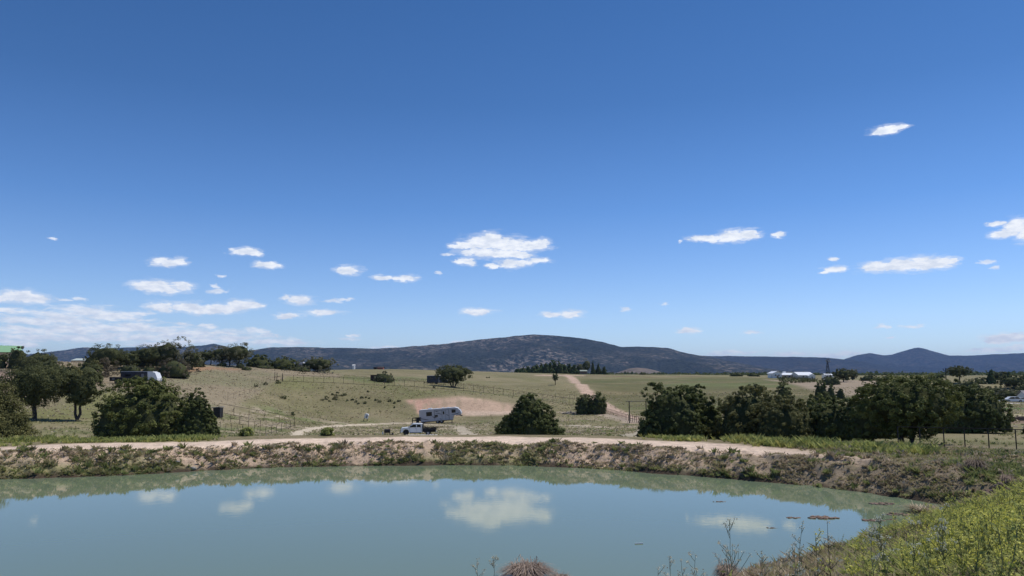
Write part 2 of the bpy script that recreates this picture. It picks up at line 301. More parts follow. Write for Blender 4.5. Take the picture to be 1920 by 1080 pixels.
# a ring of points behind and beside the camera keeps the sheet level there
for (x, y, z) in [(-150, -60, 3), (150, -60, 4), (0, -150, 4), (-200, 40, 1), (200, 40, 3), (300, 200, 4), (-400, 200, 4), (0, -500, 5), (500, 0, 5), (-500, 0, 5)]: cp.append((x, y, z))
CPA = np.array(cp); N = len(CPA); CS = 12.0
def _k(dx, dy): return np.sqrt(dx * dx + dy * dy + CS * CS)
K = _k(CPA[:, 0][:, None] - CPA[:, 0], CPA[:, 1][:, None] - CPA[:, 1]) - np.eye(N) * 1.5
A = np.zeros((N + 1, N + 1)); A[:N, :N] = K; A[:N, N] = 1; A[N, :N] = 1
RW = np.linalg.solve(A, np.append(CPA[:, 2], 0))
def rbf(x, y):
    z = np.full(x.shape, RW[N])
    for i in range(N): z = z + RW[i] * _k(x - CPA[i, 0], y - CPA[i, 1])
    return z
def hz(x, y, detail=True):
    x = np.atleast_1d(np.asarray(x, float)); y = np.atleast_1d(np.asarray(y, float))
    s = poly_sd(SHORE, x, y); r = np.hypot(x, y)
    s = s + (fbm(x * .35, y * .35, 3, 5) * .55 + fbm(x * 1.6, y * 1.6, 2, 6) * .18) * sm(-2, 1, s) * (1 - sm(6, 9, s))
    T = rbf(x, y)
    T = T + fbm(x / 60, y / 60, 3, 11) * np.clip((y - 120) / 250, 0, 1) * .9
    plain = 6.2 + np.clip(r - 600, 0, 1e9) * .0030 + fbm(x / 400, y / 400, 3, 12) * np.clip((r - 700) / 1000, 0, 1) * 3
    T = T * (1 - sm(520, 800, r)) + plain * sm(520, 800, r)
    crest = 1.25 + .12 * fbm(x * .15, y * .15, 2, 20)
    far = np.where(s < 0, s * .35, np.minimum(s * .50, crest)) 
    soft = np.clip((s - 1.6) / 2.0, 0, 1); far = np.where(s > 1.6, .8 + (crest - .8) * (1 - (1 - soft) ** 2), far)
    wr = sm(15, 24, x) * (1 - sm(34, 44, y)); slope = .205 + .05 * sm(2, 10, x)
    near = np.where(s < 0, s * .25, np.minimum(s * slope, 3.9 + .7 * sm(6, 16, x)))
    wf = sm(21, 34, y + np.clip(x - 8, 0, 20) * -.25)
    loc = near * (1 - wf) + far * wf
    b = sm(7.5, 20, s) * sm(24, 46, y)
    back = sm(0, -1, 0)
    z = loc * (1 - b) + T * b
    zb = sm(-5, -60, y); z = z * (1 - zb) + T * zb
    side = sm(35, 90, np.abs(x)) * (1 - sm(24, 46, y)); side = side * (s > 3); z = z * (1 - side) + T * side
    if detail:
        bank = sm(-.5, .5, s) * (1 - sm(2.6, 4.2, s))
        z = z + bank * (.19 * fbm(x * 1.4, y * 1.4, 3, 30) + .10 * vn2(x * 4.3, y * 4.3, 33) - .16 * np.clip(fbm(x * .5, y * .1, 3, 34) - .15, 0, 1))
        z = z + (1 - bank) * sm(0, 1, s) * (.035 * fbm(x * .8, y * .8, 3, 31)) * (1 - sm(3, 7, s) * .4)
        z = z + .10 * fbm(x * .22, y * .22, 3, 32) * sm(70, 120, y)
    return z
def hz1(x, y): return float(hz(x, y)[0])
def hit(px, py, y0=25, y1=900):
    Ys = np.geomspace(y0, y1, 900); dx = (px - 960) / FPX; dy = (540 - py) / FPX
    vy = CP - dy * SP; vz = SP + dy * CP; k = Ys / vy
    X = dx * k; Z = CAMZ + vz * k; H = hz(X, Ys, False)
    i = np.argmax(Z < H) if (Z < H).any() else len(Ys) - 1
    if i == 0 and not (Z < H).any(): i = len(Ys) - 1
    return (float(X[i]), float(Ys[i]))
def G(px, Y):
    x = (px - 960) / (FPX * CP) * Y; return Vector((x, Y, hz1(x, Y)))

# terrain grid, polar about the camera's standing place, finer where the picture looks
az = np.concatenate([np.arange(-180, -46, 3.0), np.arange(-46, -36, .5), np.arange(-36, 36, .13), np.arange(36, 46, .5), np.arange(46, 180.1, 3.0)])
rr = [1.0]
while rr[-1] < 16000:
    r = rr[-1]; rr.append(r + (.45 if r < 20 else .22 if r < 72 else r * .0105 if r < 300 else r * .02 if r < 900 else r * .06))
rr = np.array(rr); AZ, RR = np.meshgrid(np.radians(az), rr)
gx = (np.sin(AZ) * RR).ravel(); gy = (np.cos(AZ) * RR).ravel(); gz = hz(gx, gy)
na, nr = len(az), len(rr)
idx = np.arange(na * nr).reshape(nr, na)
F = np.stack([idx[:-1, :-1].ravel(), idx[:-1, 1:].ravel(), idx[1:, 1:].ravel(), idx[1:, :-1].ravel()], 1)[:, ::-1]
V = np.stack([gx, gy, gz], 1)
c0 = len(V); V = np.vstack([V, [[0, 0, hz1(0, 0)]]])

# surface colours by place (what the ground itself is made of)
x, y = V[:, 0], V[:, 1]; s = poly_sd(SHORE, x, y); r = np.hypot(x, y)
n1 = fbm(x * .08, y * .08, 4, 50); n2 = fbm(x * .9, y * .9, 3, 51); n3 = fbm(x / 40, y / 40, 4, 52)
C = np.zeros((len(V), 3)); W = np.zeros((len(V), 3))     # W: green speckle, pale speckle, coarse clods
def put(m, c, g=None, p=None, k=None):
    m = np.clip(m, 0, 1)[:, None]; C[:] = C * (1 - m) + np.array(c) * m
    for i, v in enumerate((g, p, k)):
        if v is not None: W[:, i] = W[:, i] * (1 - m[:, 0]) + v * m[:, 0]
def W2(pts): return np.array([hit(*p) if len(p) == 2 else p[:2] for p in pts])
put(np.ones(len(V)), (.235, .205, .105), .45, .25, .2)
put(sm(-.1, .5, n3), (.21, .20, .088), .6, .15, .2)
put(sm(-.3, .5, n1) * .85, (.285, .235, .135), .3, .35, .3)
put(sm(.05, .5, fbm(x / 22, y / 14, 4, 68)) * .7, (.19, .165, .085), .5, .1, .3)
put(sm(650, 1500, r), (.085, .088, .05), .6, .15, .3)
# dry hillside left of the diagonal fence
hill = W2([(419, 776), (460, 750), (500, 725), (527, 712), (540, 707), (640, 708), (660, 704)]); hp = np.vstack([hill, [(-60, 330), (-200, 420), (-330, 330), (-260, 100), (-75, 95)]])
hd = poly_sd(hp, x, y) + n2 * 1.2
put(sm(1.0, -1.0, hd), (.30, .24, .155), .35, .55, .6)
put(sm(1.0, -1.0, hd) * sm(.0, .5, fbm(x / 18, y / 18, 3, 60)), (.25, .225, .13), .5, .4, .6)
# low meadow round the two oaks
put(sm(14, 4, line_d(W2([(0, 780), (165, 788), (260, 760), (200, 740)]), x, y) + n1 * 5), (.215, .205, .085), .5, .1, .1)
# greener swathes of the far field on the right
gf = poly_sd(np.array([G(1100, 300)[:2], G(1080, 420)[:2], G(1400, 440)[:2], G(1640, 330)[:2], G(1560, 200)[:2], G(1250, 170)[:2]]), x, y)
put(sm(6, -10, gf), (.16, .145, .066), .4, .08, .1)
put(sm(6, -10, gf) * sm(-.1, .5, fbm(x / 50, y / 12, 3, 61)), (.13, .145, .055), .4, .05, .1)
put(sm(6, -10, gf) * sm(.1, .6, fbm(x / 35, y / 9, 3, 64)), (.25, .205, .11), .2, .1, .1)
put(sm(8, 2, line_d(np.array([G(1090, 455)[:2], G(1200, 452)[:2], G(1300, 455)[:2]]), x, y) + n1 * 3), (.20, .13, .085), .1, .1, .2)
for pts, wd in (([(700, 715), (760, 708), (800, 712)], 12), ([(1290, 720), (1450, 724)], 14), ([(900, 790), (940, 795)], 5), ([(450, 812), (520, 806)], 7)):
    put(sm(wd, wd * .3, line_d(W2(pts), x, y) + n1 * wd * .5) * .8, (.17, .185, .075), .6, .05, .1)
# orchard slope under the white houses
put(sm(3, -3, poly_sd(W2([(1430, 711), (1520, 716), (1640, 712), (1660, 735), (1560, 745), (1500, 724)]), x, y)), (.36, .28, .20), .3, .3, .5)
# lawn and dirt in front of the right-hand house
put(sm(4, 1, line_d(W2([(1868, 766), (1900, 766), (2050, 768)]), x, y)), (.075, .17, .03), .2, 0, 0)
put(sm(4, 2, line_d(W2([(1880, 779), (2050, 780)]), x, y) + n2), (.50, .43, .26), .1, .2, .1)
put(sm(6, 3, line_d(W2([(1880, 790), (2050, 790)]), x, y) + n2), (.25, .17, .12), .2, .2, .3)
put(sm(3, 1.5, line_d(W2([(1860, 756), (2000, 757)]), x, y)), (.55, .50, .44), 0, .2, 0)
# valley floor: patchy dry ground
vf = sm(20, 50, y - 60) * (1 - sm(172, 205, y)) * sm(-70, -50, x) * (1 - sm(28, 40, x))
put(vf * sm(-.05, .35, fbm(x / 9, y / 9, 4, 62)), (.33, .27, .175), .5, .5, .3)
put(vf * sm(.1, .5, fbm(x / 7, y / 7, 4, 66)), (.17, .20, .07), .6, .1, .3)
put(vf * sm(.25, .5, fbm(x / 5, y / 5, 4, 63)), (.47, .38, .27), .15, .5, .3)
# tracks
road = (.52, .37, .27)
TRK = []
def track(pts, wd, col=road, a=1.0, edge=.35):
    TRK.append((W2(pts), wd))
    put(sm(wd * (1 + edge), wd * (1 - edge), line_d(W2(pts), x, y) + n2 * wd * .5) * a, col, .04, .25, .05)
track([(1200, 793), (1165, 778), (1140, 765), (1112, 745), (1095, 731), (1080, 718), (1070, 708), (1063, 703)], 2.5)
track([(1020, 704), (1063, 704), (1085, 704)], 5)
track([(535, 825), (560, 810), (600, 802), (640, 798), (700, 795), (790, 793)], 1.5, (.62, .52, .38), 1)
track([(740, 793), (800, 796), (870, 800)], 1.3, (.50, .42, .31), .7)
track([(700, 817), (790, 818), (875, 812), (862, 802)], 1.8, (.52, .44, .33), .75)
track([(880, 814), (1000, 816), (1190, 815), (1230, 800)], 1.8, (.47, .40, .30), .8)
track([(1070, 798), (1120, 800)], 1.5, (.5, .43, .33), .7)
track([(1060, 774), (1130, 777), (1190, 792)], 2.2, (.44, .35, .26), .8)
track([(340, 694), (400, 690), (430, 692)], 3.5, (.40, .22, .13), .7)
track([(300, 708), (340, 696)], 1.6, (.44, .33, .23), .7)
track([(0, 677), (40, 683), (60, 680)], 6, (.46, .33, .26), .8)
track([(0, 705), (20, 712)], 14, (.36, .25, .21), .7)
# the pink cut bank behind the trailer
cb = poly_sd(np.array([hit(764, 752), hit(800, 748), hit(860, 744), hit(925, 751), hit(975, 760), hit(975, 776), hit(870, 780), hit(790, 778)]), x, y) + n2 * .9
rill = fbm(x * .9, y * .12, 3, 65)
cb = cb + n1 * 2.2 * (y > hit(860, 762)[1])
put(sm(1.6, -1.6, cb), (.55, .385, .27), .12, .35, .3)
put(sm(.8, -.8, cb) * sm(hit(830, 765)[0] + 2, hit(790, 765)[0], x + n1 * 3), (.56, .34, .245), .02, .3, .3)
put(sm(.8, -.8, cb) * sm(.0, .45, rill), (.43, .315, .21), .3, .3, .5)
put(sm(2.2, .6, line_d(np.array([hit(880, 776), hit(975, 776)]), x, y)), (.62, .46, .34), 0, .2, 0)
# the dam: dirt crest, clodded bank, shallow wet edge
side_far = sm(20, 36, y + np.clip(x - 8, 0, 20) * -.2)
crestw = sm(2.3, 3.0, s + n2 * .5) * (1 - sm(6.2, 7.4, s + n2 * .6)) * side_far * (1 - sm(19, 27, x))
bank = sm(-.2, .1, s) * (1 - sm(2.4, 3.3, s + n2 * .3)) * side_far
put(sm(-.2, .2, s) * (1 - sm(11, 16, s)) * side_far, (.26, .21, .12), .7, .2, .4)
gl = fbm(x * .12 + 5, y * .12, 3, 70) + .35 * np.clip(1.2 - s, 0, 1)
put(bank, (.58, .425, .30), .35, .5, .9)
put(bank * sm(4, 18, x), (.33, .255, .175), .5, .35, .9)
put(bank * sm(-.05, .35, gl), (.32, .285, .14), .7, .35, .8)
put(crestw, (.74, .57, .43), .03, .3, .15)
rt = sm(13, 22, x) * side_far * sm(.0, .5, s) * (1 - sm(16, 24, s))
put(rt, (.28, .215, .145), .5, .3, .7)
put(rt * sm(.1, .5, fbm(x / 3, y / 3, 3, 72)), (.10, .12, .045), .8, .1, .6)
put(sm(.55, .15, s) * sm(-1.5, -.2, s), (.085, .062, .042), .1, .1, .5)
put(sm(-.2, -.8, s), (.16, .15, .10), 0, 0, 0)
nearb = (1 - side_far) * sm(.2, .8, s) * (y > -40)
put(nearb, (.26, .19, .13), .6, .3, .4)
put(nearb * sm(1000 / 1, 1, np.abs(x) * 0) * sm(1450, 1600, PX(x, y)), (.12, .12, .05), .8, .1, .3)

terr = None
def node_ground():
    m = bpy.data.materials.new('ground_soil_and_grass'); m.use_nodes = True; n = m.node_tree; N_ = n.nodes; L = n.links; b = N_['Principled BSDF']
    b.inputs['Roughness'].default_value = .95; b.inputs['Specular IOR Level'].default_value = .1
    a = N_.new('ShaderNodeAttribute'); a.attribute_name = 'soil'; ww = N_.new('ShaderNodeAttribute'); ww.attribute_name = 'cover'
    sep = N_.new('ShaderNodeSeparateColor'); L.new(ww.outputs['Color'], sep.inputs[0])
    geo = N_.new('ShaderNodeNewGeometry')
    def noise(sc, det=4, rough=.6, dist=0):
        t = N_.new('ShaderNodeTexNoise'); t.inputs['Scale'].default_value = sc; t.inputs['Detail'].default_value = det; t.inputs['Roughness'].default_value = rough; t.inputs['Distortion'].default_value = dist
        L.new(geo.outputs['Position'], t.inputs['Vector']); return t.outputs['Fac']
    def ramp(f, lo, hi):
        t = N_.new('ShaderNodeMapRange'); t.inputs[1].default_value = lo; t.inputs[2].default_value = hi; L.new(f, t.inputs[0]); return t.outputs[0]
    def mul(p, q):
        t = N_.new('ShaderNodeMath'); t.operation = 'MULTIPLY'
        for i, v in enumerate((p, q)):
            if isinstance(v, (int, float)): t.inputs[i].default_value = v
            else: L.new(v, t.inputs[i])
        return t.outputs[0]
    def mix(f, c1, c2, bt='MIX'):
        t = N_.new('ShaderNodeMix'); t.data_type = 'RGBA'; t.blend_type = bt; L.new(f, t.inputs[0]) if not isinstance(f, float) else setattr(t.inputs[0], 'default_value', f)
        for i, v in ((6, c1), (7, c2)):
            if isinstance(v, tuple): t.inputs[i].default_value = (*v, 1)
            else: L.new(v, t.inputs[i])
        return t.outputs[2]
    c = a.outputs['Color']
    big = ramp(noise(.12, 5, .65), .3, .7); midn = ramp(noise(1.1, 5, .7), .3, .7); fine = ramp(noise(7, 4, .7), .3, .7); grain = ramp(noise(2.6, 6, .8), .33, .67)
    g = N_.new('ShaderNodeMix'); g.data_type = 'RGBA'; g.blend_type = 'MULTIPLY'; g.inputs[0].default_value = 1
    comb = N_.new('ShaderNodeMath'); comb.operation = 'ADD'; L.new(mul(big, .30), comb.inputs[0]); L.new(mul(midn, .42), comb.inputs[1])
    c3 = N_.new('ShaderNodeMath'); c3.operation = 'ADD'; L.new(comb.outputs[0], c3.inputs[0]); L.new(mul(grain, .42), c3.inputs[1])
    c4 = N_.new('ShaderNodeMath'); c4.operation = 'ADD'; L.new(c3.outputs[0], c4.inputs[0]); c4.inputs[1].default_value = .43
    rgb = N_.new('ShaderNodeCombineColor')
    for i in range(3): L.new(c4.outputs[0], rgb.inputs[i])
    L.new(c, g.inputs[6]); L.new(rgb.outputs[0], g.inputs[7]); c = g.outputs[2]
    gm = mul(mul(ramp(noise(1.1, 6, .8), .50, .58), sep.outputs[0]), .8)
    c = mix(gm, c, (.095, .105, .040))
    pm = mul(mul(ramp(noise(1.7, 6, .8, .5), .54, .62), sep.outputs[1]), .75)
    c = mix(pm, c, (.50, .42, .30))
    dk = mul(ramp(noise(4.3, 5, .8), .56, .66), sep.outputs[2])
    c = mix(mul(dk, .65), c, (.07, .052, .035))
    L.new(c, b.inputs['Base Color'])
    bp = N_.new('ShaderNodeBump'); bp.inputs['Strength'].default_value = .45; bp.inputs['Distance'].default_value = .18
    hh = N_.new('ShaderNodeMath'); hh.operation = 'ADD'; L.new(midn, hh.inputs[0]); L.new(mul(grain, .6), hh.inputs[1])
    L.new(hh.outputs[0], bp.inputs['Height']); L.new(bp.outputs[0], b.inputs['Normal'])
    return m
terr = np_mesh('ground', V, F, node_ground(), smooth=True)
tag(terr, kind='structure')
for nm, arr in (('soil', C), ('cover', W)):
    ca = terr.data.color_attributes.new(nm, 'FLOAT_COLOR', 'POINT')
    ca.data.foreach_set('color', np.hstack([arr, np.ones((len(arr), 1))]).astype(np.float32).ravel())

# ------------------------------------------------------------------ pond water
mw = bpy.data.materials.new('pond_water'); mw.use_nodes = True; n = mw.node_tree; b = n.nodes['Principled BSDF']
b.inputs['Base Color'].default_value = (.155, .245, .215, 1); b.inputs['Roughness'].default_value = .0; b.inputs['IOR'].default_value = 1.33
geo = n.nodes.new('ShaderNodeNewGeometry'); mp = n.nodes.new('ShaderNodeMapping'); mp.inputs['Scale'].default_value = (.9, 4.2, 1); mp.inputs['Rotation'].default_value = (0, 0, math.radians(9))
t1 = n.nodes.new('ShaderNodeTexNoise'); t1.inputs['Scale'].default_value = 1.5; t1.inputs['Detail'].default_value = 3
bp = n.nodes.new('ShaderNodeBump'); bp.inputs['Strength'].default_value = .08; bp.inputs['Distance'].default_value = .009
n.links.new(geo.outputs['Position'], mp.inputs[0]); n.links.new(mp.outputs[0], t1.inputs['Vector']); n.links.new(t1.outputs['Fac'], bp.inputs['Height']); n.links.new(bp.outputs[0], b.inputs['Normal'])
t2 = n.nodes.new('ShaderNodeTexNoise'); t2.inputs['Scale'].default_value = .06; cr = n.nodes.new('ShaderNodeValToRGB')
cr.color_ramp.elements[0].color = (.165, .215, .130, 1); cr.color_ramp.elements[1].color = (.19, .238, .147, 1)
n.links.new(geo.outputs['Position'], t2.inputs['Vector']); n.links.new(t2.outputs['Fac'], cr.inputs[0]); n.links.new(cr.outputs[0], b.inputs['Base Color'])
wx, wy = np.meshgrid(np.arange(-75, 30, 1.0), np.arange(10, 62, 1.0)); sh = wx.shape
ws = poly_sd(SHORE, wx.ravel(), wy.ravel()).reshape(sh); wi = np.arange(wx.size).reshape(sh)
ok = np.minimum.reduce([ws[:-1, :-1], ws[1:, :-1], ws[:-1, 1:], ws[1:, 1:]]) < 1.6
ok &= np.maximum.reduce([ws[:-1, :-1], ws[1:, :-1], ws[:-1, 1:], ws[1:, 1:]]) < 3.2
WF = np.stack([wi[:-1, :-1][ok], wi[:-1, 1:][ok], wi[1:, 1:][ok], wi[1:, :-1][ok]], 1)
used, inv = np.unique(WF, return_inverse=True)
WV = np.stack([wx.ravel(), wy.ravel(), np.zeros(wx.size)], 1)[used]
tag(np_mesh('pond_water', WV, inv.reshape(WF.shape), mw, smooth=True), kind='structure')

# ------------------------------------------------------------------ mountains
def mtn_mat(name, forest, rock, amount, sc):
    forest = [c * .75 for c in forest]
    m = bpy.data.materials.new(name); m.use_nodes = True; n = m.node_tree; b = n.nodes['Principled BSDF']; b.inputs['Roughness'].default_value = 1; b.inputs['Specular IOR Level'].default_value = 0
    geo = n.nodes.new('ShaderNodeNewGeometry')
    def nz(s_, d=5, r_=.6):
        t = n.nodes.new('ShaderNodeTexNoise'); t.inputs['Scale'].default_value = s_; t.inputs['Detail'].default_value = d; t.inputs['Roughness'].default_value = r_; n.links.new(geo.outputs['Position'], t.inputs['Vector']); return t.outputs['Fac']
    def mr(f, lo, hi, a=0, c=1):
        t = n.nodes.new('ShaderNodeMapRange'); t.inputs[1].default_value = lo; t.inputs[2].default_value = hi; t.inputs[3].default_value = a; t.inputs[4].default_value = c; n.links.new(f, t.inputs[0]); return t.outputs[0]
    big = mr(nz(sc, 4), .42, .60); sp = mr(nz(sc * 16, 4, .75), .50, .60); mu = n.nodes.new('ShaderNodeMath'); mu.operation = 'MULTIPLY'; n.links.new(big, mu.inputs[0]); n.links.new(sp, mu.inputs[1])
    m2 = n.nodes.new('ShaderNodeMath'); m2.operation = 'MULTIPLY'; n.links.new(mu.outputs[0], m2.inputs[0]); m2.inputs[1].default_value = amount
    cr = n.nodes.new('ShaderNodeValToRGB'); cr.color_ramp.elements[0].position = .38; cr.color_ramp.elements[1].position = .62
    cr.color_ramp.elements[0].color = (*[c * .3 for c in forest], 1); cr.color_ramp.elements[1].color = (*[c * 2.3 for c in forest], 1)
    n.links.new(nz(sc * 30, 4, .75), cr.inputs[0])
    mx = n.nodes.new('ShaderNodeMix'); mx.data_type = 'RGBA'; n.links.new(m2.outputs[0], mx.inputs[0]); n.links.new(cr.outputs[0], mx.inputs[6]); mx.inputs[7].default_value = (*rock, 1)
    n.links.new(mx.outputs[2], b.inputs['Base Color'])
    bp = n.nodes.new('ShaderNodeBump'); bp.inputs['Strength'].default_value = 1; bp.inputs['Distance'].default_value = 14; n.links.new(nz(sc * 18, 4, .7), bp.inputs['Height']); n.links.new(bp.outputs[0], b.inputs['Normal'])
    return m
def mountain(prof, Yc, depth, mat_, seed, rough=1.0, base=12, nx=520):
    px = np.array([p[0] for p in prof], float); pz = np.array([at(p[0], p[1], Yc)[2] for p in prof])
    P = np.linspace(px[0], px[-1], nx); zc = np.interp(P, px, pz)
    k = np.ones(3) / 3; zc = np.convolve(np.pad(zc, 1, 'edge'), k, 'valid')
    zc = zc + fbm(P / 22, P * 0, 3, seed) * 5 * rough
    ts = np.concatenate([np.linspace(0, 1, 46), np.linspace(1.05, 1.8, 8)])
    T, I = np.meshgrid(ts, np.arange(nx), indexing='ij')
    Y = Yc - depth * (1 - T); X = (P[I] - 960) / (FPX * CP) * Yc * (1 - .0 * T) * (Y / Yc * .6 + .4)
    Z = zc[I]; g = np.where(T <= 1, T ** 1.25, np.clip(1 - (T - 1) * 1.2, 0, 1))
    gul = np.abs(fbm(X / 900 + 3, Y / 1500, 4, seed + 3)); nn = fbm(X / 350, Y / 500, 4, seed + 5)
    mod = np.sin(np.clip(T, 0, 1) * math.pi) ** .7
    z = base + (Z - base) * g
    z = z - gul * mod * (Z - base) * .55 * rough + nn * mod * (Z - base) * .14 * rough
    z = np.where(T <= .02, base - 40, z)
    V = np.stack([X.ravel(), Y.ravel(), z.ravel()], 1); i_ = np.arange(T.size).reshape(T.shape)
    F = np.stack([i_[:-1, :-1].ravel(), i_[:-1, 1:].ravel(), i_[1:, 1:].ravel(), i_[1:, :-1].ravel()], 1)[:, ::-1]
    return tag(np_mesh('mountain', V, F, mat_, smooth=True), kind='structure')
MM1 = mtn_mat('wooded_slope', (.033, .039, .033), (.33, .27, .22), .75, .0016)
MM2 = mtn_mat('far_wooded_slope', (.032, .036, .036), (.16, .13, .12), .45, .0010)
mountain([(440, 676), (470, 657), (520, 651), (600, 651), (700, 654), (760, 651), (830, 645), (870, 641), (905, 636), (960, 631), (1000, 627), (1050, 630), (1100, 636), (1130, 642), (1160, 650), (1220, 651), (1250, 653), (1290, 663), (1330, 670), (1380, 680), (1430, 690), (1500, 702)], 6200, 2300, MM1, 101)
mountain([(-500, 655), (-200, 662), (60, 664), (100, 660), (165, 651), (190, 653), (225, 652), (290, 650), (350, 650), (385, 648), (405, 644), (425, 648), (445, 653), (490, 660), (540, 672)], 7600, 2400, MM1, 121)
mountain([(1200, 684), (1260, 670), (1300, 667), (1400, 668), (1480, 669), (1550, 671), (1590, 675), (1640, 684), (1700, 700)], 8800, 2300, MM2, 141)
mountain([(1480, 700), (1540, 685), (1575, 674), (1600, 666), (1625, 662), (1650, 666), (1665, 665), (1688, 658), (1702, 654), (1714, 651.5), (1728, 654), (1745, 659), (1772, 667), (1810, 667), (1860, 664), (1920, 662), (2100, 658), (2400, 668), (2600, 680)], 11000, 3000, MM2, 161)
kn = mountain([(1140, 703), (1158, 697), (1175, 691), (1192, 688.5), (1212, 691), (1230, 696), (1250, 703)], 1800, 260, mat('red_hill_soil', (.085, .07, .05), col2=(.20, .15, .115), scale=.05), 181, rough=.3, base=6, nx=120)
kn.name = 'hill'

def ico(sub=1):
    import bmesh
    bm = bmesh.new(); bmesh.ops.create_icosphere(bm, subdivisions=sub, radius=1); bm.verts.ensure_lookup_table()
    V = np.array([v.co[:] for v in bm.verts]); F = np.array([[v.index for v in f.verts] for f in bm.faces]); bm.free(); return V, F
ICO1 = ico(1); ICO2 = ico(2); ICO3 = ico(3)
# ------------------------------------------------------------------ haze
mh = bpy.data.materials.new('haze_air'); mh.use_nodes = True; n = mh.node_tree; n.nodes.clear()
o = n.nodes.new('ShaderNodeOutputMaterial'); pv = n.nodes.new('ShaderNodeVolumePrincipled'); pv.inputs['Color'].default_value = (.36, .58, 1.0, 1); pv.inputs['Density'].default_value = 4.0e-5; pv.inputs['Anisotropy'].default_value = .0
n.links.new(pv.outputs[0], o.inputs['Volume'])
hb = MB().box((0, 1500, 200), (40000, 37000, 640)).build('haze', mh); tag(hb, kind='stuff')
#--PART2
# ------------------------------------------------------------------ vegetation builders
def quads(cen, size, rg, flat=0.0, aspect=1.5, nrm=None, jit=.75):
    """random leaf-spray quads: cen (n,3), size (n,)"""
    n = len(cen); a = rg.normal(size=(n, 3)); a[:, 2] *= (1 - flat); a /= np.linalg.norm(a, axis=1)[:, None] + 1e-9
    if nrm is not None: a = nrm + a * jit; a /= np.linalg.norm(a, axis=1)[:, None] + 1e-9
    b = rg.normal(size=(n, 3)); b -= (b * a).sum(1)[:, None] * a; b /= np.linalg.norm(b, axis=1)[:, None] + 1e-9
    c = np.cross(a, b); u = b * size[:, None] * aspect * .5; v = c * size[:, None] * .5
    V = np.stack([cen - u - v * .6, cen + u * .2 - v, cen + u + v * .4, cen - u * .1 + v], 1).reshape(-1, 3)
    return V, np.arange(4 * n).reshape(n, 4)
def limb(mb, p, q, r0, r1, rg, seg=4, wob=.12):
    p = Vector(p); q = Vector(q); last = p; L = (q - p).length
    for i in range(1, seg + 1):
        t = i / seg; c = p.lerp(q, t)
        if i < seg: c += Vector(rg.normal(0, wob * L / seg, 3))
        mb.tube(last, c, r0 + (r1 - r0) * (i - 1) / seg, r0 + (r1 - r0) * t, 6); last = c
    return last
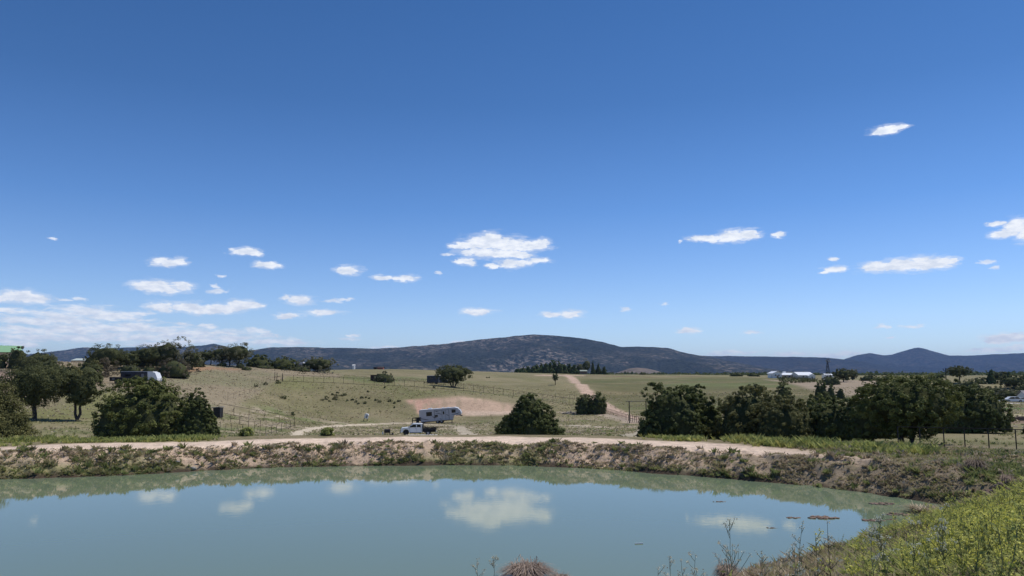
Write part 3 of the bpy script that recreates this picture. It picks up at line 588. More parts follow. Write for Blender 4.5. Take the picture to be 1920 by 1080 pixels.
def tree(name, label, cat, cx, Y, wpx, top, shape='dome', m=None, leaf=.22, n=3000, cb=0.0, trunks=None, group=None, seed=0, depth=None, bark=None, clump=.11, gap=.0, lean=0, ragged=.075):
    """crown of many leaf clumps through a volume, with a trunk and limbs. wpx, top: extent in the photo's pixels"""
    rg = np.random.default_rng(1000 + seed); n = int(n * (2.15 if n > 1500 else 1.7)); leaf = leaf * (.64 if n > 3000 else .74); base = G(cx, Y); W = wpx * mpp(Y); ztop = at(cx, top, Y).z; H = max(ztop - base.z, .4)
    D = depth or W * .85
    t = thing(name, label, cat, base, 0, group)
    z0 = cb * H; Hc = H - z0
    nc = max(14, int(n / 34)); cl = []
    while len(cl) < nc:
        v = rg.normal(size=3); v /= np.linalg.norm(v); v /= (np.abs(v) ** 2.2).sum() ** (1 / 2.2) * .98 + .02; r = rg.uniform(.86, 1.0) if rg.random() < .72 else rg.uniform(.3, .9)
        if shape == 'dome': 
            v[2] = abs(v[2]) if rg.random() < .92 else v[2] * .2
            p = [v[0] * r * .5 * W, v[1] * r * .5 * D, z0 + max(.04, v[2] * r) * Hc]
            p[2] *= 1; fl = 1 - .25 * (1 - p[2] / H) ** 4
            p[0] *= fl
        elif shape == 'oak':
            hgt = (v[2] * r * .5 + .5); p = [v[0] * r * .5 * W, v[1] * r * .5 * D, z0 + hgt * Hc]
            if hgt < .35: p[0] *= .82
        elif shape == 'cone':
            h = 1 - math.sqrt(rg.random()) * .985; k = (1 - h) ** .70; a = rg.uniform(0, 6.283); q = rg.uniform(.4, 1) ** .5
            k *= 1 - .12 * math.sin(a * 3 + seed); q = rg.uniform(.85, 1) if rg.random() < .7 else q; p = [math.cos(a) * k * q * .5 * W, math.sin(a) * k * q * .5 * D, z0 + h * Hc]
        elif shape == 'pine':
            h = 1 - math.sqrt(rg.random()) * .98; h = round(h * 9) / 9 + rg.normal() * .02; k = max(0.04, (1 - h)) ** .9 * (.75 + .5 * rg.random()); a = rg.uniform(0, 6.283)
            p = [math.cos(a) * k * .5 * W, math.sin(a) * k * .5 * D, z0 + h * Hc - k * .05 * Hc]
        # lobes: push clumps in and out by direction so that the outline is uneven
        d3 = np.array([p[0] / W, p[1] / D, p[2] / H]); lob = vnoise(d3[:1] * 5 + seed, d3[1:2] * 5, d3[2:] * 5, seed)[0]
        if gap and lob < -1 + 2 * gap and rg.random() < .8: continue
        k = 1 + lob * ragged * 1.6; c0 = np.array([0, 0, z0 + Hc * .35]); p = c0 + (np.array(p) - c0) * k
        if shape != 'pine': p[0] += lean * W * (p[2] / H)
        cl.append(p)
    cl = np.array(cl); cl[:, 2] = np.clip(cl[:, 2], .02 * H, H * .985)
    cr = clump * min(W, H * 1.3) * rg.uniform(.5, 1.15, nc) * (1 if nc > 60 else 1.25)
    per = rg.multinomial(n, cr ** 2 / (cr ** 2).sum()); C0 = np.repeat(cl, per, 0); R0 = np.repeat(cr, per)
    v = rg.normal(size=(len(C0), 3)); v /= np.linalg.norm(v, axis=1)[:, None]; rad = rg.uniform(0.25, 1, len(C0)) ** .5
    P = C0 + v * (R0 * rad)[:, None] * np.array([1, 1, .8]) * .66
    P[:, 2] = np.clip(P[:, 2], .0, H * 1.02)
    sz = leaf * rg.uniform(.6, 1.4, len(P))
    O = P - np.array([0, 0, z0 + Hc * .3]); O /= np.linalg.norm(O, axis=1)[:, None] + 1e-6
    V, F = quads(P, sz, rg, nrm=v * .6 + O * .55 + np.array([0, 0, .40]), jit=.65)
    np_mesh('crown', V, F, m or M_JUN, t)
    # solid core, coloured dark to paint the shade between leaf clumps
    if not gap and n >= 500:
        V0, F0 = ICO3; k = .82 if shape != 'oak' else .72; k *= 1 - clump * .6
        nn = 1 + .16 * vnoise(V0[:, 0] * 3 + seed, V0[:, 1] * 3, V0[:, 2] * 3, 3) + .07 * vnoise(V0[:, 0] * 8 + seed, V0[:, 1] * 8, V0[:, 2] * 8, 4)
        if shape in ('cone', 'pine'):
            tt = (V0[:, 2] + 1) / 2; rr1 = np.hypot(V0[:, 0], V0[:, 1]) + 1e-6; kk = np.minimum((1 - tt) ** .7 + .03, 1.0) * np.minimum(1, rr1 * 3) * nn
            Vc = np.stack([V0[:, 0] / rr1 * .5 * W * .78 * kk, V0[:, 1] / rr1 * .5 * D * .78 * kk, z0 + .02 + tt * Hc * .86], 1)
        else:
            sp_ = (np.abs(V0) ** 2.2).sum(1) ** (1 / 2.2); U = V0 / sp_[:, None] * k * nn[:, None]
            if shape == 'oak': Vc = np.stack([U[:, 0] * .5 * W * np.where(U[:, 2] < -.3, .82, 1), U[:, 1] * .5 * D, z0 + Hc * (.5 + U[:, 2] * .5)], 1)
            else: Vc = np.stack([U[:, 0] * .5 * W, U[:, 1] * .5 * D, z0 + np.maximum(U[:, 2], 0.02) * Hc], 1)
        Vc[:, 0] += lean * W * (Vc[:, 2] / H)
        np_mesh('shade_core', Vc, F0, M_INSHADE, t)
    mb = MB(); tr = trunks or [(0, 0, 0)]; r0 = max(.05, .028 * H + .012 * W)
    for (bx, tx, _) in tr:
        e = limb(mb, (bx * W, 0, -.1), (tx * W, 0, z0 + Hc * .35), r0 / len(tr) ** .35, r0 * .55, rg)
        for k in range(5 if n > 500 else 3):
            j = rg.integers(0, nc); limb(mb, e, Vector(cl[j]) * .92, r0 * .4, r0 * .1, rg, 3)
    mb.build('trunk', bark or M_BARK, t)
    return t
CS_ = 0
def TR(*a, **k):
    global CS_; CS_ += 1; k.setdefault('seed', CS_); return tree(*a, **k)
OAKL, JUN = 'oak_tree', 'juniper_tree'
# -- two oaks and the junipers behind the dam, left
TR(OAKL, 'large dark spreading oak on a single thick trunk, grass visible beneath it', 'tree', 82, 112, 122, 683, 'oak', M_OAK, .22, 7500, .27, [(0, .0, 0)])
TR(OAKL, 'smaller round oak with two slanting trunks beside the large spreading oak', 'tree', 163, 113, 70, 697, 'oak', M_OAK, .22, 4500, .32, [(-.03, -.14, 0), (-.05, .12, 0)], lean=.08)
TR(JUN, 'olive green juniper cut off by the left edge of the view', 'tree', 8, 63, 138, 712, 'cone', M_JUNO, .15, 8500, 0, ragged=.16, clump=.13)
TR(JUN, 'biggest dark green domed juniper hiding the lower half of the parked white camper', 'tree', 282, 79, 188, 706, 'dome', M_JUN, .19, 15000, 0, clump=.060, ragged=.09)
TR(JUN, 'dark pointed juniper half behind the right side of the biggest domed juniper', 'tree', 381, 77, 88, 727, 'cone', M_JUND, .18, 6000, 0, clump=.060)
TR(JUN, 'dark conical juniper standing alone right of the white pickup truck', 'tree', 993, 90, 132, 731, 'cone', M_JUND, .20, 11000, 0, clump=.060, ragged=.14)
# -- thick group right of the gate frame
TR(JUN, 'tallest dark bush at the left end of the right hand thicket, beside the gate frame', 'tree', 1252, 74, 128, 718, 'dome', M_JUND, .19, 9500, 0, clump=.060, ragged=.2)
TR(JUN, 'dark round headed juniper touching the tallest bush at the left end of the thicket', 'tree', 1292, 78, 82, 719, 'dome', M_JUND, .19, 6500, 0, clump=.060, ragged=.2)
TR('shrub', 'low dark shrub sprawling on the dirt at the left foot of the thicket', 'shrub', 1212, 72, 48, 786, 'dome', M_JUND, .16, 2000, 0, clump=.18)
TR(JUN, 'pointed mid green juniper between dark bush and olive bushes of the thicket', 'tree', 1324, 76, 66, 740, 'cone', M_JUN, .18, 3500, 0)
TR(JUN, 'broad olive green bush in the middle of the right hand thicket', 'tree', 1396, 73, 136, 725, 'dome', M_JUNO, .17, 9500, 0, clump=.060, ragged=.18)
TR(JUN, 'brownish olive bush bulging forward just right of the thicket middle', 'tree', 1462, 69, 138, 742, 'dome', M_JUNO, .16, 8500, 0, clump=.060, ragged=.12)
TR(JUN, 'green juniper behind the brownish bush with a flat top', 'tree', 1525, 78, 112, 738, 'dome', M_JUN, .18, 5500, 0, clump=.060)
TR(JUN, 'low dark juniper between the brownish bush and the largest right juniper', 'tree', 1560, 68, 120, 742, 'dome', M_JUND, .17, 7000, 0, clump=.060)
TR(JUN, 'dark juniper close against the left side of the largest right juniper', 'tree', 1622, 62, 96, 722, 'dome', M_JUND, .16, 7000, .06, clump=.060)
TR(JUN, 'largest juniper on the right with bare ground and a short trunk under it', 'tree', 1692, 55, 184, 702, 'oak', M_JUN, .14, 15000, .10, [(-.08, -.1, 0), (.0, .05, 0)], clump=.060, ragged=.10)
TR(JUN, 'dark green juniper behind the right side of the largest right juniper', 'tree', 1768, 84, 96, 711, 'dome', M_JUND, .19, 5500, 0, clump=.060)
TR(JUN, 'rounded juniper at the right end of the row, above the pipe fence', 'tree', 1818, 84, 126, 722, 'dome', M_JUND, .19, 8000, .04, clump=.060, lean=-.06)
TR('shrub', 'yellow green shrub peeping over the largest right juniper', 'shrub', 1722, 120, 36, 700, 'dome', M_LIGHT, .25, 900, .2)
# -- trees on the open slopes
TR('small_tree', 'tiny round headed tree alone on the slope left of the dirt road', 'tree', 1040, 312, 13, 700, 'oak', M_OAK, .32, 500, .32)
TR(JUN, 'left half of the dark juniper pair at the fence corner beside the dirt road', 'tree', 1094, 201, 36, 738, 'dome', M_JUND, .30, 2600, 0, clump=.14)
TR(JUN, 'right half of the dark juniper pair at the fence corner beside the dirt road', 'tree', 1119, 200, 34, 735, 'dome', M_JUND, .30, 2600, 0, clump=.14)
TR(OAKL, 'dark spreading tree standing beside the dark camper on the far slope', 'tree', 851, 256, 70, 684, 'oak', M_OAK, .34, 3600, .20, [(-.03, -.15, 0), (.0, .0, 0), (.04, .16, 0)])
TR('shrub', 'greyish brown leafless looking bush against the small rust coloured shed', 'shrub', 724, 250, 44, 696, 'dome', M_OAKG, .26, 1400, 0)
TR('shrub', 'knee high bush beside the fence in front of the spreading tree', 'shrub', 817, 243, 7, 722, 'dome', M_OAKG, .25, 120, 0)
TR(OAKL, 'mushroom shaped dark tree standing up behind the olive bush', 'tree', 1409, 205, 28, 718, 'oak', M_OAK, .28, 1300, .42)
TR(JUN, 'rounded green juniper behind the thicket right of the mushroom shaped tree', 'tree', 1461, 190, 42, 717, 'dome', M_JUND, .28, 2000, 0)
TR(JUN, 'dark pair member left of a smaller one below the white ranch buildings', 'tree', 1530, 190, 32, 713, 'dome', M_JUND, .28, 1800, 0)
TR(JUN, 'small dark juniper crouching just right of the one below the ranch buildings', 'tree', 1549, 200, 20, 719, 'dome', M_JUND, .28, 800, 0)
TR(JUN, 'small grey green bush under the dark trees near the windmill', 'shrub', 1567, 205, 18, 727, 'dome', M_OAK, .28, 600, 0)
TR(OAKL, 'low rounded dark oak in front of the windmill', 'tree', 1551, 315, 38, 703, 'dome', M_OAK, .35, 1300, 0)
TR(OAKL, 'taller dark oak just right of the windmill', 'tree', 1573, 330, 42, 691, 'oak', M_OAK, .38, 1700, .12)
TR(OAKL, 'grey green tree behind the dark oak right of the windmill', 'tree', 1590, 380, 26, 692, 'oak', M_OAKG, .4, 900, .1)
TR('shrub', 'left one of two dark bushes on the crest of the green field', 'shrub', 1376, 460, 30, 697, 'dome', M_JUND, .5, 800, 0)
TR('shrub', 'right one of two dark bushes on the crest of the green field', 'shrub', 1408, 455, 26, 699, 'dome', M_JUND, .5, 700, 0)
TR('shrub', 'dark shrub on the field crest left of the green slope, below the reddish knoll', 'shrub', 1203, 500, 16, 697, 'dome', M_JUND, .5, 300, 0)
# -- right background
TR(OAKL, 'flat topped dark tree beside the utility pole', 'tree', 1788, 300, 46, 686, 'oak', M_OAK, .36, 1700, .35)
TR(OAKL, 'dark rounded tree below and right of the flat topped tree', 'tree', 1807, 240, 48, 709, 'oak', M_OAK, .32, 1600, .05)
TR('small_tree', 'light yellow green tree just left of the utility pole', 'tree', 1752, 310, 18, 700, 'oak', M_LIGHT, .34, 500, .1)
TR('pine_tree', 'tall dark pine standing highest above the oaks near the right hand house', 'tree', 1846, 330, 22, 689, 'pine', M_PINE, .42, 800, .05)
TR(OAKL, 'wide dark oak right beside the tallest pine', 'tree', 1863, 335, 34, 697, 'oak', M_OAK, .38, 1100, .1)
TR('pine_tree', 'slim pine sticking out of the dark oaks, second from the tallest', 'tree', 1879, 330, 18, 693, 'pine', M_PINE, .42, 600, .05)
TR('pine_tree', 'small pine top between the slim pine and the pine at the right edge', 'tree', 1893, 345, 10, 701, 'pine', M_PINE, .42, 400, .05)
TR(OAKL, 'big dark oak in the cluster above the house lawn', 'tree', 1887, 290, 56, 703, 'oak', M_OAK, .36, 2000, .05)
TR('pine_tree', 'broad pine near the right edge of the view', 'tree', 1912, 330, 26, 697, 'pine', M_PINE, .42, 800, .03)
TR(OAKL, 'rounded oak left of two in front of the white house', 'tree', 1853, 236, 42, 723, 'oak', M_OAK, .3, 1500, .03)
TR(OAKL, 'grey green oak beside the parked cars, right of two', 'tree', 1877, 224, 46, 729, 'oak', M_OAKG, .3, 1700, .03)
TR(OAKL, 'small oak squeezed between the grey green oak and the white house', 'tree', 1899, 240, 32, 728, 'oak', M_OAK, .3, 900, .05)
TR('shrub', 'dark green shrub behind the pipe fence near the right edge', 'shrub', 1907, 82, 20, 790, 'cone', M_JUND, .16, 900, 0)
TR(OAKL, 'dark low oak filling in left of the light yellow green tree by the utility pole', 'tree', 1736, 320, 30, 704, 'dome', M_OAK, .36, 900, 0)
TR(OAKL, 'dark bush between the flat topped tree and the tallest pine', 'tree', 1826, 330, 26, 707, 'dome', M_OAK, .36, 800, 0)
TR(OAKL, 'rounded dark oak behind the house roof at the right edge', 'tree', 1908, 262, 34, 714, 'dome', M_OAK, .33, 1300, 0)
TR(OAKL, 'dark oak behind the thicket just right of the planted slope', 'tree', 1620, 350, 34, 701, 'dome', M_OAK, .38, 900, 0)
TR('shrub', 'dark shrub standing on the tan field right of the windmill oaks', 'shrub', 1652, 400, 22, 702, 'dome', M_OAK, .4, 500, 0)
# -- pine windbreak on the skyline
ORD = ['outermost', 'second', 'third', 'fourth', 'fifth', 'sixth', 'seventh', 'eighth', 'ninth', 'tenth', 'eleventh', 'twelfth', 'thirteenth']
PG = 'pines in the windbreak row on the skyline'
for i, (px, tp) in enumerate([(972, 690), (981, 687), (990, 686), (999, 684), (1007, 681), (1015, 679), (1023, 677), (1031, 675), (1039, 673), (1048, 675), (1057, 680), (1066, 681), (1075, 682)]):
    TR('pine_tree', ORD[i] + ' pine from the left end of the closed row on the skyline', 'tree', px, 520 + (i % 3) * 4, 20, tp, 'cone', M_PINE, .6, 800, .0, group=PG, ragged=.2)
TR('bare_tree', 'pale leafless tree rising among the pines on the skyline', 'tree', 1098, 516, 22, 672, 'oak', M_PALE, .32, 480, .08, bark=M_PALE, clump=.2)
TR('small_tree', 'grey green broad tree left of the pale leafless tree on the skyline', 'tree', 1086, 524, 20, 681, 'oak', M_OAKG, .55, 500, .0)
TR('pine_tree', 'darkest pine directly right of the pale leafless tree', 'tree', 1110, 515, 12, 674, 'pine', M_PINE, .6, 450, .0)
TR('pine_tree', 'pine second from the right end of the skyline row', 'tree', 1120, 518, 15, 680, 'pine', M_PINE, .6, 450, .0)
TR('pine_tree', 'last pine at the right end of the skyline row', 'tree', 1131, 516, 13, 684, 'pine', M_PINE, .6, 400, .0)
# -- hilltop grove, left
TR('small_tree', 'light green young tree before the green roofed barn', 'tree', 17, 200, 20, 660, 'oak', M_LIGHT, .24, 450, .1)
TR('shrub', 'flat dark shrub at the foot of the light green young tree', 'shrub', 14, 196, 20, 674, 'dome', M_OAK, .2, 300, 0)
TR(JUN, 'dark upright tree at the right end of the green roofed barn', 'tree', 43, 197, 39, 648, 'dome', M_OAK, .25, 1500, 0)
TR(OAKL, 'wide rounded dark tree above the large spreading oak', 'tree', 80, 190, 81, 655, 'dome', M_OAK, .25, 2600, 0)
TR('shrub', 'yellowish brown shrub behind the smaller oak of the meadow', 'shrub', 136, 168, 58, 681, 'dome', M_JUNO, .22, 1300, 0)
TR('shrub', 'green shrub left of the grove just under the distant pale roof', 'shrub', 168, 172, 64, 677, 'dome', M_OAK, .22, 1500, 0)
TR(OAKL, 'tall dark oak at the left end of the hilltop grove', 'tree', 208, 212, 75, 645, 'oak', M_OAK, .27, 2800, .0)
TR(OAKL, 'dark oak second from the left in the hilltop grove', 'tree', 246, 218, 62, 657, 'oak', M_OAK, .27, 1900, .0)
TR('shrub', 'brownish rounded shrub in front of the tall dark oak of the grove', 'shrub', 208, 194, 47, 668, 'dome', M_RUST, .22, 1300, 0, gap=.15)
TR('shrub', 'small tan bush by the lone fence post left of the flatbed trailer', 'shrub', 198, 176, 33, 690, 'oak', M_RUST, .2, 500, .2, gap=.2)
TR(OAKL, 'very dark oak directly behind the parked white camper', 'tree', 286, 222, 64, 646, 'oak', M_OAK, .27, 2300, .04)
TR(OAKL, 'pale olive oak right of the very dark oak in the grove', 'tree', 320, 224, 52, 637, 'oak', M_OAKG, .27, 2000, .06)
TR('ragged_tree', 'tallest ragged pale tree with bare branch tips on the hilltop', 'tree', 347, 224, 50, 631, 'oak', M_OAKG, .26, 1700, .08, gap=.1, ragged=.16, bark=M_PALE)
TR(OAKL, 'grey green tree leaning off the right of the tallest ragged tree', 'tree', 366, 228, 42, 656, 'oak', M_OAKG, .27, 1100, .04)
TR('shrub', 'rusty brown wide shrub at the right foot of the grove', 'shrub', 334, 206, 70, 670, 'dome', M_RUST, .24, 1900, 0)
TR('shrub', 'low green shrub between the white camper and the very dark oak', 'shrub', 290, 206, 47, 685, 'dome', M_OAK, .22, 900, 0)
TR('shrub', 'low grey green shrub behind the rear of the white camper', 'shrub', 253, 208, 47, 682, 'dome', M_OAKG, .22, 900, 0)
TR('shrub', 'small round shrub on bare ground where the red track starts', 'shrub', 381, 222, 12, 688, 'dome', M_RUST, .2, 200, 0)
TR('shrub', 'dark low shrub just left of the red track', 'shrub', 368, 226, 17, 682, 'dome', M_OAK, .2, 250, 0)
TR(OAKL, 'dark small oak with thin trunks left of the pale twin oaks', 'tree', 396, 250, 47, 657, 'oak', M_OAK, .28, 1200, .3, [(-.15, -.15, 0), (.1, .15, 0)])
TR(OAKL, 'left one of the pale twin oaks above the red track', 'tree', 421, 250, 50, 649, 'oak', M_OAKG, .28, 1700, .12)
TR(OAKL, 'right and larger one of the pale twin oaks above the red track', 'tree', 449, 249, 62, 643, 'oak', M_OAKG, .28, 2300, .12, [(-.2, -.2, 0), (.05, .1, 0)])
TR('shrub', 'grey shrub at the foot of the pale twin oaks', 'shrub', 456, 246, 20, 679, 'dome', M_OAKG, .22, 300, 0)
TR('shrub', 'dark flat shrub under the left pale twin oak', 'shrub', 422, 246, 22, 679, 'dome', M_OAK, .22, 300, 0)
TR(JUN, 'dark green rounded juniper right of the pale twin oaks', 'tree', 491, 262, 58, 663, 'dome', M_JUND, .3, 2000, 0)
TR('shrub', 'pale little juniper on the open hillside before the rounded juniper', 'shrub', 468, 240, 24, 686, 'dome', M_OAKG, .24, 500, 0)
TR('shrub', 'grey green shrub at the right foot of the rounded dark juniper', 'shrub', 502, 256, 39, 684, 'dome', M_OAKG, .24, 600, 0)
TR(JUN, 'rusty dark juniper left of the small white camper roof', 'tree', 537, 264, 56, 667, 'dome', M_JUN, .3, 1900, 0)
TR('shrub', 'low grey shrub beneath the rusty dark juniper', 'shrub', 540, 254, 20, 691, 'dome', M_OAKG, .22, 260, 0)
TR('shrub', 'wide grey green shrub in front of the small white camper roof', 'shrub', 567, 262, 47, 685, 'dome', M_OAKG, .26, 1000, 0)
TR(OAKL, 'pale green spreading tree at the right end of the hilltop', 'tree', 600, 270, 75, 669, 'oak', M_OAKG, .3, 2400, .0)
TR('shrub', 'grey leafless thicket at the lower right foot of the pale spreading tree', 'shrub', 612, 262, 50, 692, 'dome', M_PALE, .22, 500, 0, gap=.2)
TR('shrub', 'dark rounded shrub on the hillside between rusty juniper and fence', 'shrub', 571, 248, 16, 697, 'dome', M_OAK, .22, 260, 0)
TR(OAKL, 'dark oak filling the gap behind the camper roof, right of the second grove oak', 'tree', 266, 226, 41, 657, 'dome', M_OAK, .27, 1500, 0)
TR(OAKL, 'low dark tree behind the rusty brown shrub at the right of the grove', 'tree', 376, 236, 34, 666, 'dome', M_OAK, .27, 900, 0)
TR('shrub', 'olive shrub between the yellowish brown shrub and the brownish grove shrub', 'shrub', 184, 184, 41, 672, 'dome', M_JUNO, .22, 1100, 0)
TR(OAKL, 'dark green tree at the left back of the hilltop grove', 'tree', 184, 216, 46, 662, 'dome', M_OAK, .27, 1400, 0)
TR('shrub', 'long olive hedge like shrub under the wide rounded dark tree', 'shrub', 104, 182, 57, 668, 'dome', M_OAK, .24, 1500, 0)
TR(OAKL, 'second green tree between the ragged tree and the dark small oak', 'tree', 310, 230, 46, 655, 'dome', M_OAK, .27, 1400, 0)
# -- small shrubs scattered on the fenced slope
SG = 'small dark shrubs scattered on the fenced grass slope'
for i, (px, py, wd) in enumerate([(612, 749, 8), (604, 752, 5), (618, 753, 4), (630, 746, 9), (626, 750, 6), (645, 742, 7), (640, 744, 6), (624, 741, 5), (633, 738, 5), (661, 751, 5), (667, 755, 6), (672, 758, 4), (678, 748, 6), (684, 757, 6), (705, 751, 5), (712, 755, 6), (732, 754, 7), (740, 756, 4), (748, 754, 6), (651, 752, 4), (690, 736, 5), (721, 728, 5), (631, 751, 4), (686, 747, 3), (692, 748, 3), (739, 766, 3)]):
    hx, hy = hit(px, py); wm_ = wd * 1.25 * mpp(hy); tpx = 960 + FPX * CP * hx / hy
    TR('scrub_bush', 'small dark shrub scattered among others on the fenced grass slope left of the trailer', 'shrub', tpx, hy, wd * 1.25, py - wd * .75, 'dome', M_OAK, .20, 110, 0, group=SG, clump=.3)
for (px, py, wd, lb) in [(531, 748, 10, 'darkest lone shrub on the slope, left of the scattered ones'), (549, 779, 9, 'lone shrub above the rail pen near its right end'), (480, 725, 8, 'grey shrub on the dry hillside left of the gate posts'), (497, 722, 8, 'second shrub left of the gate posts on the dry hillside'),
                        (521, 719, 9, 'shrub at the foot of the leftmost gate post'), (615, 817, 22, 'spiky green shrub on the dam edge left of the truck'), (462, 818, 22, 'leafy green shrub on the dam edge below the rail pen'), (915, 709, 6, 'dark shrub dot on the far slope right of the spreading tree')]:
    hx, hy = hit(px, py); TR('shrub', lb, 'shrub', 960 + FPX * CP * hx / hy, hy, wd * 1.2, py - wd * .72, 'dome', M_OAK if wd < 15 else M_WEED, .20 if wd < 15 else .12, 160 if wd < 15 else 500, 0, clump=.3)

# ------------------------------------------------------------------ distant woodland on the plain (uncountable)
rg = np.random.default_rng(5); n = 5200
az_ = rg.uniform(-40, 40, n) * math.pi / 180; rr_ = 900 * np.exp(rg.uniform(0, 1.5, n)); X = np.sin(az_) * rr_; Yy = np.cos(az_) * rr_
keep = (fbm(X / 260, Yy / 260, 3, 90) > -.15 - (rr_ > 1500) * .4); X, Yy, rr_ = X[keep], Yy[keep], rr_[keep]; Z = hz(X, Yy, False); n = len(X)
sz = rg.uniform(.9, 2.2, n) * (1 + (rr_ > 1200) * .8); k = 9
P = np.repeat(np.stack([X, Yy, Z], 1), k, 0) + rg.normal(size=(n * k, 3)) * np.repeat(sz, k)[:, None] * np.array([.6, .6, .33]) + np.array([0, 0, .8]) * np.repeat(sz, k)[:, None] * .7
V, F = quads(P, np.repeat(sz, k) * rg.uniform(.7, 1.3, n * k), rg); tag(np_mesh('distant_woodland', V, F, M_JUND), kind='stuff')

# ------------------------------------------------------------------ ground cover
def tufts(name, X, Y, h, w_, blades, m, seed, lean=.5, zoff=-.02, mats=None, midx=None):
    rg = np.random.default_rng(seed); n = len(X); Z = hz(X, Y) + zoff
    B = np.repeat(np.stack([X, Y, Z], 1), blades, 0); hh = np.repeat(h, blades) * rg.uniform(.5, 1.15, n * blades); ww = np.repeat(w_, blades)
    a = rg.uniform(0, 2 * math.pi, n * blades); out = np.stack([np.cos(a), np.sin(a), 0 * a], 1)
    B = B + out * (ww * rg.uniform(0, .45, n * blades))[:, None]
    a2 = a + rg.normal(0, .6, n * blades); dirn = np.stack([np.cos(a2), np.sin(a2), 0 * a], 1); side = np.stack([-np.sin(a2), np.cos(a2), 0 * a], 1)
    th = (ww * .16 * rg.uniform(.6, 1.4, n * blades))[:, None]; l = (rg.uniform(.1, 1, n * blades) * lean * hh)[:, None]
    up = np.array([0, 0, 1.0]) * hh[:, None]
    V = np.stack([B - side * th, B + side * th, B + up * .62 + dirn * l * .4 + side * th * .8, B + up + dirn * l], 1).reshape(-1, 3)
    F = np.arange(4 * n * blades).reshape(-1, 4); mi = np.repeat(midx, blades) if midx is not None else None
    return tag(np_mesh(name, V, F, m, mats=mats, midx=mi), kind='stuff')
def scatter(n, x0, x1, y0, y1, rg): return rg.uniform(x0, x1, n), rg.uniform(y0, y1, n)
rg = np.random.default_rng(11)
def infr(X, Y, pad=80): p = PX(X, Y); return (p > -pad) & (p < 1920 + pad)
# clods and tufts on the water side of the dam
X, Y = scatter(420000, -50, 32, 24, 57, rg); s_ = poly_sd(SHORE, X, Y)
g_ = fbm(X * .12 + 5, Y * .12, 3, 70) + .35 * np.clip(1.2 - s_, 0, 1) + .35 * rg.normal(size=len(X)) * .5
pdn = np.where(s_ < 3.0, .68, np.where(X > 17, .26, 0)) * (s_ > .05) * (s_ < 16) * (Y > 24 + np.clip(X - 8, 0, 20) * .3)
cl_ = fbm(X * 1.1, Y * 1.1, 3, 91); pdn = pdn * np.clip(.55 + cl_ * 1.5, .05, 1)
kp = infr(X, Y) & (rg.random(len(X)) < pdn); X, Y, g_, s_ = X[kp], Y[kp], g_[kp], s_[kp]
g_ = g_ + .45 * sm(.9, .15, s_) * (X < 14); mi = np.where(g_ > .10, np.where(rg.random(len(X)) < .42, 1, 2), np.where(rg.random(len(X)) < .66, 0, 2)); mi = np.where((X > 17) & (s_ > 3) & (rg.random(len(X)) < .35), 2, mi)
hh = rg.uniform(.05, .16, len(X)) * (1 + .4 * (mi == 1)); tufts('bank_grass', X, Y, hh, rg.uniform(.10, .28, len(X)), 6, None, 21, 1.9, mats=[M_TUFT_T, M_TUFT_G, M_TUFT_O], midx=mi)
X, Y = scatter(14000, -50, 32, 24, 57, rg); s_ = poly_sd(SHORE, X, Y)
kp = infr(X, Y) & (s_ > .1) & (s_ < np.where(X > 17, 14, 3.3)) & (Y > 24 + np.clip(X - 8, 0, 20) * .3) & (rg.random(len(X)) < np.clip(.3 + fbm(X * .5, Y * .5, 3, 96) * 1.6, .03, 1)); X, Y = X[kp], Y[kp]
mi = rg.choice([0, 1, 1, 2], len(X)); tufts('bank_clumps', X, Y, rg.uniform(.14, .34, len(X)), rg.uniform(.3, .6, len(X)), 14, None, 27, 1.2, mats=[M_TUFT_T, M_TUFT_G, M_TUFT_O], midx=mi)
# weeds in tall green strips along the outer edge of the crest
X, Y = scatter(90000, -50, 32, 36, 74, rg); s_ = poly_sd(SHORE, X, Y); p_ = PX(X, Y)
str_ = sm(6.6, 7.6, s_) * (1 - sm(10.5, 13, s_)) * (1 - sm(395, 440, p_) + sm(1330, 1400, p_) * (1 - sm(1690, 1760, p_)) + .8 * sm(1195, 1230, p_) * (1 - sm(1300, 1330, p_)))
kp = infr(X, Y) & (Y > 36) & (rg.random(len(X)) < str_ * .75 * np.clip(.7 + fbm(X * .8, Y * .8, 2, 92), .15, 1)); X, Y, s_, p_ = X[kp], Y[kp], s_[kp], p_[kp]
hh = rg.uniform(.14, .34, len(X)) * np.where(p_ > 1330, 1.5, 1.0) * (.75 + .5 * (fbm(X * .7, Y * .7, 2, 93) + .5)); mi = np.where(rg.random(len(X)) < .12 * (1 + 2 * (fbm(X * .3, Y * .3, 2, 94) > .1)), 1, 0)
tufts('crest_weeds', X, Y, hh, rg.uniform(.12, .3, len(X)), 8, None, 22, 1.1, mats=[M_WEED, mat('mustard_top', (.34, .34, .09), rough=.8, col2=(.50, .47, .15), scale=1, trans=.3)], midx=mi)
# sparse weeds in the valley behind the dam and right of it
X, Y = scatter(70000, -60, 60, 52, 175, rg); s_ = poly_sd(SHORE, X, Y); kp = infr(X, Y) & (s_ > 9) & (rg.random(len(X)) < .30 * np.clip(.35 + 1.2 * fbm(X / 7, Y / 7, 3, 66), .02, 1))
for P_, w__ in TRK: kp &= line_d(P_, X, Y) > w__ * .55
X, Y = X[kp], Y[kp]
mi = (rg.random(len(X)) < .45).astype(int); tufts('valley_grass', X, Y, rg.uniform(.08, .22, len(X)), rg.uniform(.2, .5, len(X)), 5, None, 23, 1.0, mats=[M_TUFT_G, M_TUFT_O], midx=mi)
